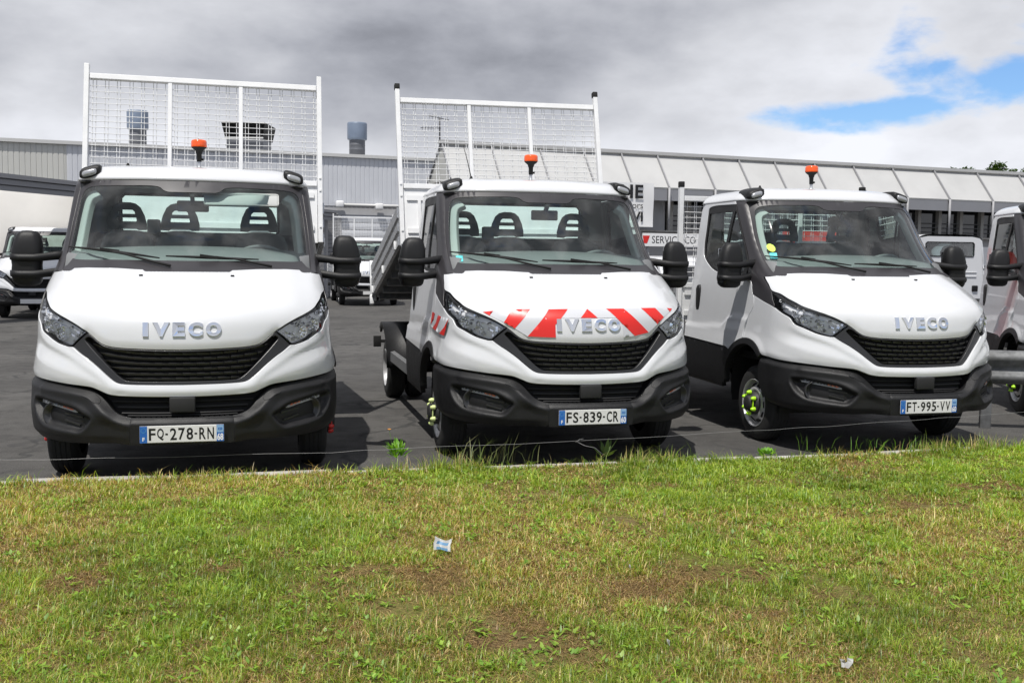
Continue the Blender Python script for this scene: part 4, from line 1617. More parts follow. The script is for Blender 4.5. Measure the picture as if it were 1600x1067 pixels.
base = empty('tipper_truck')
make_cab(base)
GRP = 'white light trucks parked nose to the verge'
truck_a = base
truck_b = copy_tree(base)
truck_c = copy_tree(base)
truck_d = copy_tree(base)
far_left = copy_tree(base)
far_mid = copy_tree(base)
far_back = copy_tree(base)
for t_ in (truck_d, far_left, far_mid, far_back):
    for c in [c for c in t_.children if c.name.startswith('beacon')]:
        for g in list(c.children):
            bpy.data.objects.remove(g)
        bpy.data.objects.remove(c)
for t_, nm in ((truck_c, 'dropside_truck'), (truck_d, 'chassis_cab_truck'), (far_left, 'box_truck'), (far_back, 'chassis_cab_truck')):
    t_.name = nm
place(truck_a, -2.126, 6.503)
place(truck_b, .597, 7.400, R(13.73))
place(truck_c, 3.368, 8.154, R(14.03))
place(truck_d, 6.20, 9.60, R(-9.0))
place(far_left, -11.7, 24.73)
place(far_mid, -4.65, 33.4)
place(far_back, 9.68, 26.4, YAW + math.pi)
tag(truck_a, 'white tipper truck at the left end of the front row, with red wheel nut markers', 'truck', GRP)
tag(truck_b, 'white tipper truck with red and silver chevron tape across its bonnet, body tipped up', 'truck', GRP)
tag(truck_c, 'white truck with a round yellow sticker on its windscreen and neon yellow wheel nut markers', 'truck', GRP)
tag(truck_d, 'white truck behind the guardrail, cut off by the right edge of the photo', 'truck', GRP)
tag(far_left, 'far white box truck with cream box body under the grey carport', 'truck')
tag(far_mid, 'far white truck with mesh headboard parked between the two tippers before the workshop', 'truck')
tag(far_back, 'far white cab seen from behind with its rear window facing us', 'truck')

add_wheels(truck_a, 'red_plastic')
add_wheels(truck_b, 'pale_neon')
add_wheels(truck_c, 'neon')
add_wheels(truck_d, 'neon')
for t_ in (far_left, far_mid, far_back):
    add_wheels(t_, None)
plate(truck_a, 'FQ-278-RN', '68')
plate(truck_b, 'FS-839-CR', '60')
plate(truck_c, 'FT-995-VV', '60')
p = MB()
p.box((0, -.013, .436), (.52, .006, .11), ch=.0035)
for t_ in (far_left, far_mid):
    p.build('number_plate', 'plate', t_)

tipper(truck_a, 12.5, (2.90, 1.72), .011, .3, 1.62, False, .565)
tipper(truck_b, 13, (2.90, 1.71), .02, -.5, 1.60, True, .60)
tipper(truck_c, 0, (2.62, .96), -.02, 0, 1.375, True, .38)
tipper(far_mid, 0, (2.62, .96), .0, 0, 2.15, False, 1.30)
b = MB()
b.box((-.12, 4.6, 2.10), (2.40, 3.7, 2.36), ch=.05)
bx = b.build('box_body', 'cream', far_left)
# chevron tape on the middle tipper
TAPE = [(-.751, 1.187), (-.669, 1.198), (-.40, 1.211), (-.166, 1.216), (.2, 1.219), (.5, 1.217), (.766, 1.209), (.651, 1.150), (.56, 1.085), (.493, 1.040), (.386, 1.022), (.27, 1.008), (.27, 1.155), (-.256, 1.152), (-.256, 1.012), (-.342, 1.014), (-.457, 1.018), (-.50, 1.045), (-.544, 1.074), (-.619, 1.117), (-.71, 1.163)]
RED = [[(-.751, 1.187), (-.682, 1.195), (-.71, 1.163)], [(-.556, 1.206), (-.424, 1.211), (-.544, 1.074), (-.618, 1.117)], [(-.288, 1.213), (-.145, 1.216), (-.256, 1.105), (-.256, 1.012), (-.342, 1.014), (-.457, 1.018)],
       [(.005, 1.217), (-.062, 1.154), (.070, 1.154)], [(.157, 1.218), (.300, 1.218), (.493, 1.041), (.366, 1.019), (.27, 1.105)], [(.451, 1.217), (.583, 1.215), (.652, 1.151), (.581, 1.100)], [(.705, 1.212), (.766, 1.209), (.727, 1.186)]]
hood_b = [c for c in truck_b.children if c.name.startswith('hood')][0]


def tape_d(P):
    return .010 * smooth01((np.abs(P[:, 0]) - .30) / .25) * smooth01((P[:, 1] - 1.16) / .10) * (1 - smooth01((np.abs(P[:, 0]) - .72) / .2))


tp = panel('chevron_tape', line(cv(TAPE + TAPE[:1]), .03), 'silver_tape', hood_b, g=.026, off=.0022, disp=tape_d, rim=0, edge=0)
for r_ in RED:
    panel('red_stripe', line(cv(r_ + r_[:1]), .03), 'red', tp, g=.026, off=.0036, disp=tape_d, rim=0, edge=0)
for sg in (-1, 1):
    fo = line(cv([('y', 1.162, 1.147), ('y', .60, 1.125), ('y', .66, .99), ('y', 1.20, 1.03), ('y', 1.162, 1.147)], sg), .03)
    ft = panel('wing_tape', fo, 'silver_tape', truck_b, g=.03, off=.0135, rim=0, edge=0)
    for q in ([(1.162, 1.147), (1.03, 1.142), (1.06, 1.09), (1.19, 1.04), (1.185, 1.08)], [(.87, 1.136), (.74, 1.131), (.86, 1.05), (.93, 1.01), (1.08, 1.02), (.95, 1.07)], [(.60, 1.125), (.66, .99), (.77, .998), (.67, 1.05)]):
        qq = [('y', a, b_) for a, b_ in q]
        panel('red_stripe', line(cv(qq + qq[:1], sg), .03), 'red', ft, g=.03, off=.0150, rim=0, edge=0)

# windscreen stickers and aerials
def sticker(name, pts, mat, root):
    panel(name, line(cv(pts + pts[:1]), .02), mat, root, g=.02, off=-.009, rim=0, edge=0)


sticker('sticker', [(-.818, 1.611), (-.766, 1.618), (-.772, 1.566), (-.822, 1.566)], 'cyan', truck_b)
sticker('sticker', [(-.806, 1.671), (-.753, 1.672), (-.767, 1.616), (-.819, 1.615)], 'cyan', truck_c)
sticker('sticker', [(-.778 + .030 * math.cos(a), 1.717 + .036 * math.sin(a)) for a in np.linspace(0, 2 * math.pi, 20)[:-1]], 'yellow_green', truck_c)
for t_, tall in ((truck_a, 0), (truck_b, 1), (truck_c, 0)):
    a = MB()
    a.lathe([(.028, 0), (.024, .014), (.012, .032), (.008, .045), (0, .048)], (-.53, 1.95, 2.272), (0, 0, 1), 12)
    if tall:
        a.tube([(-.53, 1.95, 2.30), (-.55, 2.02, 2.45), (-.575, 2.10, 2.60)], [.005, .004, .0025], 6)
    a.build('roof_aerial', 'black', t_)
v_ = MB()
v_.box(X(.37, 2.045, -.05), (.56, .012, .12), Matrix.Rotation(R(-40), 3, 'X'), .02)
v_.build('sun_visor', 'liner', truck_a)

# ---------------------------------------------------------------- buildings
def frame_obj(name, o, deg):
    return empty(name, (o[0], o[1], 0), R(deg))


# left workshop: corrugated cladding
wl = frame_obj('workshop_building', (-19.0, 38.0), 20.5)
tag(wl, 'long pale workshop with vertical corrugated cladding behind the left trucks', 'building')
P_ = .19


def corr(x0, x1, z0, z1, name, mat):
    m_ = MB()
    vs, fs = [], []
    xs_ = []
    x = x0
    while x < x1:
        for f_, d_ in ((0, 0), (.10, 0), (.16, .016), (.94, .016)):
            if x + f_ * P_ <= x1:
                xs_.append((x + f_ * P_, d_))
        x += P_
    xs_.append((x1, 0))
    for x, d_ in xs_:
        vs += [(x, -d_, z0), (x, -d_, z1)]
    for i in range(len(xs_) - 1):
        fs.append((2 * i, 2 * i + 2, 2 * i + 3, 2 * i + 1))
    m_.add(vs, fs)
    return m_.build(name, mat, wl)


corr(-14, 2.25, 0, 5.72, 'cladding_sheet', 'clad_warm')
corr(2.25, 17.2, 3.72, 5.72, 'cladding_sheet', 'clad_grey')
m_ = MB()
m_.box((1.6, -.03, 5.78), (31.2, .20, .13))
m_.build('roof_edge', 'clad_trim', wl)
m_ = MB()
m_.box((1.6, 8.5, 5.70), (31.2, 16.6, .12))
m_.build('roof', 'clad_trim', wl)
m_ = MB()
m_.box((9.7, .06, 1.86), (15.0, .1, 3.72))
m_.build('wall', 'render', wl)
for x in (-14, 17.2):
    m_ = MB()
    m_.box((x, 8.5, 2.8), (.1, 16.6, 5.6))
    m_.build('side_wall', 'render', wl)
for x0 in (11.2, 13.7):
    d_ = MB()
    d_.box((x0, -.02, 1.7), (2.1, .08, 3.3))
    dr_ = d_.build('roller_door', 'fascia', wl)
    for k in range(11):
        q = MB()
        q.box((x0, -.07, .18 + .3 * k), (2.06, .03, .27), ch=.006)
        q.build('slat', 'clad_grey', dr_)
m_ = MB()
m_.tube([(12.6, -.18, 3.76), (17.0, -.18, 3.76)], .06, 8)
m_.build('gutter_pipe', 'clad_trim', wl)
m_ = MB()
m_.box((12.55, -.25, 3.78), (.30, .30, .26), ch=.04)
m_.build('wall_lamp', 'paper', wl)
m_ = MB()
m_.box((14.2, -.25, 3.72), (.30, .30, .26), ch=.04)
m_.build('wall_lamp', 'paper', wl)


def vent_round(x, y, z0, h, r, lab):
    v = empty('roof_vent', (x, y, z0))
    tag(v, lab, 'roof vent', 'round roof vents on the workshop')
    a = MB()
    a.lathe([(r * .80, -.9), (r * .80, h * .12), (r * .82, h * .13), (r * .80, h * .14), (r * .80, h * .27), (r * .82, h * .28), (r * .80, h * .29), (r * .80, h * .46)], (0, 0, 0), (0, 0, 1), 24)
    a.build('vent_pipe', 'vent_grey', v)
    a = MB()
    a.lathe([(r * .80, h * .44), (r * .97, h * .46), (r, h * .50), (r, h * .96), (r * .96, h), (r * .86, h), (r * .85, h * .8), (0, h * .8)], (0, 0, 0), (0, 0, 1), 24)
    a.build('vent_cowl', 'vent_blue', v)


vent_round(-16.83, 46, 6.5, 1.5, .46, 'blue grey round roof vent seen through the left headboard mesh')
vent_round(-7.33, 48, 6.4, 1.44, .46, 'blue grey round roof vent standing clear between the two headboards')
v = empty('roof_vent', (-11.85, 46, 6.35))
tag(v, 'dark square louvred roof vent seen through the headboard mesh beside the beacon', 'roof vent')
a = MB()
a.box((0, 0, -.35), (1.62, 1.6, 1.5))
a.box((0, -.82, .1), (1.68, .05, .05))
a.build('vent_body', 'vent_grey', v)
a = MB()
for sx in (-1, 1):
    a.prism([(sx * .80, -.85, .40), (sx * .92, -1.0, 1.06), (sx * .92, 1.0, 1.06), (sx * .80, .85, .40)], (0, 0, 0), (sx * .04, 0, 0))
for k in range(5):
    a.box((-.72 + .36 * k, -.7, .74), (.05, .05, .66))
a.box((0, .1, .74), (1.66, 1.3, .56))
a.box((0, 0, 1.06), (1.84, 2.0, .05))
a.build('vent_louvre', 'black', v)
a = MB()
a.box((0, -.92, .42), (1.7, .06, .06)).box((0, -1.0, 1.07), (1.86, .04, .04))
a.build('vent_frame', 'clad_trim', v)

# carport with grey boards
cp = frame_obj('carport', (-11.77, 23.5), 74.0)
tag(cp, 'grey boarded carport edge running back above the far box truck', 'carport')
for z0, z1, d_, mt in ((3.325, 3.43, 0, 'clad_trim'), (3.18, 3.30, -.05, 'fin'), (3.04, 3.155, -.09, 'fin')):
    q = MB()
    q.box((6.0, d_ * 0 + .03 - d_, (z0 + z1) / 2), (23.4, .06, z1 - z0))
    q.build('fascia_board', 'fascia' if mt == 'fin' else 'fin', cp)
q = MB()
q.box((6.0, .45, 3.38), (23.4, .8, .08))
q.box((6.0, .16, 3.24), (23.4, .05, .38))
q.build('carport_roof', 'fascia', cp)
for x in (-5.5, 17.4):
    q = MB()
    q.box((x, .45, 1.67), (.12, .12, 3.34))
    q.build('post', 'fin', cp)
sl = empty('slatted_wall', (-7.78, 40.9, 0), R(20))
tag(sl, 'grey slatted wall beside the far tipper at the corner of the workshop', 'wall')
for k in range(20):
    q = MB()
    q.box((.35, 0, .10 + .163 * k), (.95, .05, .145), Matrix.Rotation(R(12), 3, 'X'))
    q.build('slat', 'fin', sl)
q = MB()
q.box((.35, .08, 1.65), (.95, .04, 3.3))
q.build('wall_back', 'dark_metal', sl)

# right workshop: sloping canopy, fins, window band
wr = frame_obj('showroom_building', (-1.91, 27.0), 21.5)
tag(wr, 'long low building with sloping pale canopy panels, grey fins and a window band', 'building')
FIN = [0, 1.38, 2.78, 4.10, 5.26, 6.41, 7.91, 9.14, 10.4, 11.85, 13.32, 14.85, 16.54, 18.34, 20.17, 22.0, 23.8, 25.6]
TZ, LZ, LY = 4.64, 3.63, -.75
for a_, b_ in zip(FIN[:-1], FIN[1:]):
    q = MB()
    w_ = b_ - a_ - .012
    q.prism([(a_ + .006, 0, TZ - .06), (a_ + .006, LY, LZ), (a_ + .006, LY + .05, LZ - .01), (a_ + .006, .05, TZ - .10)], (0, 0, 0), (w_, 0, 0))
    q.build('canopy_panel', 'canopy', wr)
    q = MB()
    q.box(((a_ + b_) / 2, LY + .04, LZ - .19), (w_ - .03, .05, .34))
    q.build('fascia_panel', 'fascia', wr)
q = MB()
q.box((12.8, .02, TZ), (25.7, .22, .09))
q.build('roof_edge', 'canopy', wr)
q = MB()
q.add([(0, 0, TZ - .06), (25.6, 0, TZ - .06), (25.6, 1.25, 3.60), (0, 1.25, 3.60)], [(0, 1, 2, 3)])
q.box((12.8, 2.4, 3.54), (25.6, 2.3, .06))
q.box((12.8, 1.28, 3.7), (25.6, .06, .2))
q.build('rear_slope', 'clad_warm', wr)
q = MB()
q.prism([(0, 0, TZ - .06), (0, LY + .04, LZ), (0, 1.25, 3.60)], (.01, 0, 0), (.06, 0, 0))
q.build('gable_end', 'clad_warm', wr)
q = MB()
q.bar((-.01, .02, TZ - .02), (-.01, 1.35, 3.52), .03, .05)
q.build('verge_trim', 'fascia', wr)
for f_ in FIN:
    q = MB()
    q.prism([(f_ - .015, 0, TZ - .03), (f_ - .015, -.04, TZ + .0), (f_ - .015, LY - .07, LZ + .02), (f_ - .015, LY - .03, LZ - .05)], (0, 0, 0), (.03, 0, 0))
    q.build('fin', 'fin', wr)
    if f_ > 6:
        q = MB()
        q.tube([(f_, LY - .05, LZ), (f_, LY - .05, 2.44)], .035, 8)
        q.build('rod', 'fin', wr)
q = MB()
q.box((12.8, .15, 1.21), (25.6, .1, 2.40))
q.build('wall', 'render', wr)
q = MB()
q.box((12.8, -.02, 2.44), (25.6, .34, .05))
q.build('sill', 'concrete', wr)
q = MB()
q.box((12.8, -.35, LZ - .02), (25.6, .78, .03))
q.build('soffit', 'clad_warm', wr)
wx = [6.95, 7.55, 8.2, 8.85, 9.5, 10.15, 10.8, 11.5, 12.2, 12.95, 13.7, 14.45, 15.25, 16.1, 16.95, 17.85, 18.75, 19.65, 20.6, 21.5, 22.4, 23.4, 24.4, 25.4]
for a_, b_ in zip(wx[:-1], wx[1:]):
    q = MB()
    q.box(((a_ + b_) / 2, .16, 3.03), (b_ - a_ - .10, .03, 1.12))
    wn = q.build('window_pane', 'win_dark', wr)
    q = MB()
    for zz in (2.62, 2.76, 2.90):
        q.box(((a_ + b_) / 2, .03, zz), (b_ - a_ - .14, .03, .022))
    q.build('window_rail', 'dark_metal', wn)
for x in wx:
    q = MB()
    q.box((x, .08, 3.03), (.12, .16, 1.14))
    q.build('mullion', 'mullion', wr)
q = MB()
q.box((3.4, .13, 3.03), (6.8, .06, 1.14))
q.build('wall_infill', 'render', wr)
q = MB()
q.box((15.0, 3.5, 1.78), (20.0, .1, 3.5))
q.build('back_wall', 'render', wr)

# lettering boards
def in_frame(o, name, x, y):
    e = empty(name)
    e.location = o.matrix_basis @ Vector((x, y, 0)) if False else (o.location + Matrix.Rotation(o.rotation_euler.z, 3, 'Z') @ Vector((x, y, 0)))
    e.rotation_euler = o.rotation_euler
    return e


bn = in_frame(wr, 'banner', 0, LY - .16)
tag(bn, 'large white banner with bold black letters hanging from the canopy edge', 'banner')
q = MB()
nx, nz = 24, 12
vs, fs = [], []
for j in range(nz + 1):
    for i in range(nx + 1):
        x = 2.0 + 3.85 * i / nx
        z = 2.52 + (3.72 - 2.52) * j / nz
        vs.append((x, -.01 * math.sin(i * .9 + j * .5) - .012 * math.sin((i + j) * .45), z - .05 * (1 - i / nx) * (j / nz) * .6))
for j in range(nz):
    for i in range(nx):
        a_ = j * (nx + 1) + i
        fs.append((a_, a_ + 1, a_ + nx + 2, a_ + nx + 1))
q.add(vs, fs, True)
q.build('banner_cloth', 'paper', bn)
q = MB()
text_on_plane(q, 'R', 4.74, 3.29, .30, .37, -.03, .03)
text_on_plane(q, 'I', 5.10, 3.29, .09, .37, -.03, .03)
text_on_plane(q, 'E', 5.26, 3.29, .25, .37, -.03, .03)
text_on_plane(q, 'ors', 5.18, 3.02, .33, .11, -.03, .0)
text_on_plane(q, 'VI', 5.18, 2.66, .33, .27, -.03, .03)
text_on_plane(q, 'D', 4.35, 2.62, .34, .46, -.03, .02)
q.build('lettering', 'ink', bn)

sg_ = in_frame(wr, 'sign_board', 0, LY - .22)
tag(sg_, 'long white sign reading SERVICE CO on posts before the window band', 'sign')
q = MB()
q.box((7.45, 0, 2.17), (3.9, .05, .36))
q.build('board', 'paper', sg_)
for x in (5.7, 7.45, 9.2):
    q = MB()
    q.box((x, .06, 1.15), (.07, .06, 2.3))
    q.build('sign_post', 'fin', sg_)
q = MB()
text_on_plane(q, 'SERVICE', 5.78, 2.075, .92, .20, -.027, .0)
text_on_plane(q, 'CO', 6.82, 2.075, .35, .20, -.027, .0)
q.build('lettering', 'ink', sg_)
q = MB()
q.prism([(5.49, -.027, 2.28), (5.71, -.027, 2.28), (5.63, -.027, 2.07), (5.53, -.027, 2.07)], (0, 0, 0), (0, -.003, 0))
q.build('red_emblem', 'red', sg_)
s2_ = in_frame(wr, 'sign_board', 0, .02)
tag(s2_, 'pale sign with the letters RÉC seen through the far cab windows', 'sign')
q = MB()
q.box((17.8, 0, 1.86), (2.6, .05, .62))
q.build('board', 'paper', s2_)
q = MB()
text_on_plane(q, 'RÉC', 17.0, 1.72, .80, .36, -.027, .0)
q.build('lettering', 'ink', s2_)

# aerial on the gable
an = empty('television_aerial', (-1.97, 27.25, 4.6))
tag(an, 'thin television aerial on a mast above the gable end', 'aerial')
q = MB()
q.tube([(0, 0, -.1), (-.01, 0, .70)], .022, 6)
q.build('mast', 'dark_metal', an)
for z, d_, L in ((.68, Vector((.93, .2, -.16)), .55), (.42, Vector((-1, .1, .02)), .55)):
    q = MB()
    d_.normalize()
    p0 = Vector((0, 0, z)) - d_ * L * (.55 if z > .5 else .05)
    q.tube([p0, p0 + d_ * L], .010, 5)
    for k in range(7):
        c = p0 + d_ * (L * (k + .3) / 7)
        q.tube([c + Vector((0, .11, .08)), c - Vector((0, .11, .08))], .005, 4)
    q.build('boom', 'dark_metal', an)

# ---------------------------------------------------------------- guardrail
gr_ = empty('guardrail', (4.60, 9.74, 0), R(-10.0))
tag(gr_, 'galvanised steel guardrail beside the right truck', 'guardrail')
q = MB()
prof = [(0, .44), (-.035, .452), (-.075, .49), (-.075, .53), (-.02, .575), (-.02, .625), (-.075, .67), (-.075, .71), (-.035, .752), (0, .765), (.004, .762), (-.03, .748), (-.070, .71), (-.070, .67), (-.014, .625), (-.014, .575), (-.070, .53), (-.070, .49), (-.03, .455), (.004, .444)]
q.loft([[(x, y_, z_) for y_, z_ in prof] for x in (-.55, 3.8)])
q.build('rail', 'galv', gr_)
for x in (0, 2.0, 3.6):
    q = MB()
    q.box((x, .06, .36), (.10, .055, .74), ch=.006)
    q.box((x, .015, .60), (.08, .05, .12))
    q.build('post', 'galv', gr_)

# red frame behind the third truck
rf_ = empty('steel_frame', (4.6, 17.0, 0), R(8))
tag(rf_, 'red steel frame standing behind the third truck, seen through its windscreen', 'frame')
q = MB()
q.box((0, 0, 1.05), (.14, .12, 2.1))
q.build('post', 'red_steel', rf_)
q = MB()
q.box((1.3, 0, 1.05), (.14, .12, 2.1))
q.build('post', 'red_steel', rf_)
q = MB()
q.box((.65, 0, 2.02), (1.5, .12, .16))
q.build('beam', 'red_steel', rf_)
for k in range(9):
    q = MB()
    q.box((.65, .02, .25 + .2 * k), (1.16, .05, .12))
    q.build('slat', 'fascia', rf_)

# small white car by the showroom
cr = empty('parked_car', (3.75, 22.6, 0), R(13.9))
tag(cr, 'white car parked under the SERVICE sign, seen through truck mesh', 'car')
side = [(-2.0, .30), (-2.05, .62), (-1.95, .86), (-1.15, 1.00), (-.55, 1.50), (-.20, 1.66), (.9, 1.70), (1.6, 1.60), (1.95, 1.05), (2.02, .65), (1.98, .30)]
q = MB()
rings = []
for x, k_ in ((-.86, .93), (-.84, .985), (-.70, 1.0), (.70, 1.0), (.84, .985), (.86, .93)):
    rings.append([(x * (1 if z < 1.02 else .90), y * (k_ if abs(x) > .8 else 1), .3 + (z - .3) * (k_ if abs(x) > .8 else 1)) for y, z in side])
q.loft(rings, smooth=False)
q.build('car_body', 'white', cr)
q = MB()
q.add([(-.66, -1.07, 1.07), (.66, -1.07, 1.07), (.62, -.58, 1.49), (-.62, -.58, 1.49)], [(0, 1, 2, 3)])
q.build('car_windscreen', 'win_dark', cr)
for sx in (-1, 1):
    q = MB()
    q.add([(sx * .79, -.9, 1.06), (sx * .79, 1.6, 1.06), (sx * .775, 1.4, 1.5), (sx * .775, -.45, 1.5)], [(0, 1, 2, 3)])
    q.build('car_side_window', 'win_dark', cr)
    for yy in (-1.3, 1.3):
        q = MB()
        q.lathe([(0, .09), (.20, .09), (.31, .08), (.32, 0), (.31, -.08), (0, -.08)], (sx * .78, yy, .32), (sx, 0, 0), 20)
        q.build('car_wheel', 'rubber', cr)
    q = MB()
    q.box((sx * .62, -1.98, .74), (.32, .12, .14), ch=.03)
    q.build('car_headlamp', 'lamp_dark', cr)

# ---------------------------------------------------------------- fence wire
fw = MB()
pts = [(-8, 5.35, .27), (-3.25, 6.39, .270), (-2.5, 6.55, .262), (-1.21, 6.82, .262), (-.78, 6.91, .275), (.47, 7.18, .292), (1.81, 7.47, .335), (2.37, 7.58, .355), (3.21, 7.76, .392), (3.71, 7.87, .412), (6.5, 8.5, .52)]
pts = [Vector(p_) for p_ in pts]
wp = []
for a_, b_ in zip(pts[:-1], pts[1:]):
    for k in range(6):
        wp.append(a_.lerp(b_, k / 6) + Vector((0, 0, .003 * math.sin(len(wp) * 1.3))))
wp.append(pts[-1])
fw.tube(wp, .0011, 5)
fw.tube([(.46, 7.17, .285), (.49, 7.18, .305), (.52, 7.19, .31)], .0014, 4)
fw.tube([(.47, 7.18, .29), (.53, 7.17, .262), (.60, 7.16, .25), (.66, 7.16, .20)], .0014, 4)
tag(fw.build('fence_wire', 'wire'), 'thin grey fence wire stretched low along the kerb', 'wire')
for x in (-8, 6.5):
    q = MB()
    p_ = pts[0] if x < 0 else pts[-1]
    q.box((p_.x, p_.y, .32), (.05, .05, .64), ch=.006)
    tag(q.build('fence_post', 'galv'), 'short steel post holding the ' + ('left' if x < 0 else 'right') + ' end of the fence wire', 'post')

# ---------------------------------------------------------------- litter
def litter(name, loc, rz, vs, fs, mats, mi, lab, cat='litter'):
    me = bpy.data.meshes.new(name)
    me.from_pydata(vs, [], fs)
    me.polygons.foreach_set('material_index', mi)
    o = link(name, me, None, mats)
    o.location = loc
    o.rotation_euler = (0, 0, rz)
    return tag(o, lab, cat)


vs, fs, mi = [], [], []
cols = 7
for i in range(cols):
    t_ = i / (cols - 1)
    x = -.055 + .11 * t_
    y0 = .03 * math.sin(t_ * 5) + (.02 if i == 0 else 0)
    for j in range(5):
        vs.append((x + (.01 if j > 2 else 0), y0 + .010 * j, .012 + .016 * j + .030 * (abs(t_ - .55) * 2) ** 1.5 * (j / 4)))
for i in range(cols - 1):
    for j in range(4):
        fs.append((i * 5 + j, (i + 1) * 5 + j, (i + 1) * 5 + j + 1, i * 5 + j + 1))
        mi.append(0 if (j == 3 or i in (0, cols - 2)) else (1 if j != 1 else 0) if (j % 2 or i % 2) else 1)
k = len(vs)
vs += [(p_[0], p_[1] + .0012, p_[2] - .0006) for p_ in vs]
fs += [tuple(k + i for i in f_[::-1]) for f_ in fs]
mi += [0] * (len(fs) - len(mi))
litter('crumpled_leaflet', (-.33, 4.86, VZ + .025), R(8), [(a * .72, b_ * .72, c * .62) for a, b_, c in vs], fs, ('litter_paper', 'litter_blue'), mi, 'crumpled blue and white printed leaflet lying on the grass')
for (x, y, s_, lab) in ((.56, 4.63, .016, 'small white paper scrap standing in the grass right of the leaflet'), (1.20, 3.50, .024, 'torn white paper scrap at the bottom edge of the lawn'), (.60, 3.70, .013, 'tiny white paper bits in the grass at lower centre')):
    r2 = random.Random(int(x * 100))
    vs, fs = [], []
    for i in range(4):
        for j in range(3):
            vs.append((s_ * (i - 1.5) * .6 + r2.uniform(-.2, .2) * s_, s_ * .4 * r2.uniform(-1, 1), .02 + s_ * j * .7 + r2.uniform(-.2, .2) * s_))
    for i in range(3):
        for j in range(2):
            if (i, j) != (1, 1):
                fs.append((i * 3 + j, (i + 1) * 3 + j, (i + 1) * 3 + j + 1, i * 3 + j + 1))
    k = len(vs)
    vs += [(p_[0], p_[1] + .001, p_[2]) for p_ in vs]
    fs += [tuple(k + i for i in f_[::-1]) for f_ in fs]
    litter('paper_scrap', (x, y, VZ + .002), r2.uniform(0, 2), vs, fs, ('litter_paper',), [0] * len(fs), lab)

# ---------------------------------------------------------------- blades and leaves
def blade_mesh(name, px, py, pz, h, w, yaw, lean, col, bend=.5):
    """one mesh of many two-segment blades"""
    n = len(px)
    dx, dy = np.cos(yaw), np.sin(yaw)
    sx, sy = -dy, dx
    t = [0, .5, 1.0]
    V = np.zeros((n, 5, 3), np.float32)
    for k, (tt, ww) in enumerate(((0, 1.0), (.55, .8))):
        cx = px + dx * lean * h * tt * tt * bend * 2
        cy = py + dy * lean * h * tt * tt * bend * 2
        cz = pz + h * tt * (1 - .18 * lean * tt)
        V[:, 2 * k, 0] = cx - sx * w * ww / 2
        V[:, 2 * k, 1] = cy - sy * w * ww / 2
        V[:, 2 * k, 2] = cz
        V[:, 2 * k + 1, 0] = cx + sx * w * ww / 2
        V[:, 2 * k + 1, 1] = cy + sy * w * ww / 2
        V[:, 2 * k + 1, 2] = cz
    V[:, 4, 0] = px + dx * lean * h * bend * 2
    V[:, 4, 1] = py + dy * lean * h * bend * 2
    V[:, 4, 2] = pz + h * (1 - .35 * lean)
    me = bpy.data.meshes.new(name)
    me.vertices.add(n * 5)
    me.vertices.foreach_set('co', V.ravel())
    base_ = (np.arange(n) * 5)[:, None]
    quads = base_ + np.array([0, 1, 3, 2])
    tris = base_ + np.array([2, 3, 4])
    li = np.concatenate([quads, tris], 1).ravel()
    me.loops.add(len(li))
    me.loops.foreach_set('vertex_index', li.astype(np.int32))
    me.polygons.add(2 * n)
    ls = np.stack([np.arange(n) * 7, np.arange(n) * 7 + 4], 1).ravel()
    me.polygons.foreach_set('loop_start', ls.astype(np.int32))
    me.update(calc_edges=True)
    at = me.color_attributes.new('leaf_colour', 'FLOAT_COLOR', 'POINT')
    c4 = np.ones((n, 5, 4), np.float32)
    c4[:, :, :3] = col[:, None, :]
    at.data.foreach_set('color', c4.ravel())
    return me


def vnoise(x, y, seed, sc):
    r_ = np.random.default_rng(seed)
    g_ = r_.random((64, 64))
    u, v_ = x * sc + 100, y * sc + 100
    i, j = np.floor(u).astype(int), np.floor(v_).astype(int)
    f, g2 = u - i, v_ - j
    f, g2 = f * f * (3 - 2 * f), g2 * g2 * (3 - 2 * g2)
    a = g_[i % 64, j % 64]
    b_ = g_[(i + 1) % 64, j % 64]
    c = g_[i % 64, (j + 1) % 64]
    d = g_[(i + 1) % 64, (j + 1) % 64]
    return (a * (1 - f) + b_ * f) * (1 - g2) + (c * (1 - f) + d * f) * g2


def ground_z(x, y):
    return VZ + 0 * x


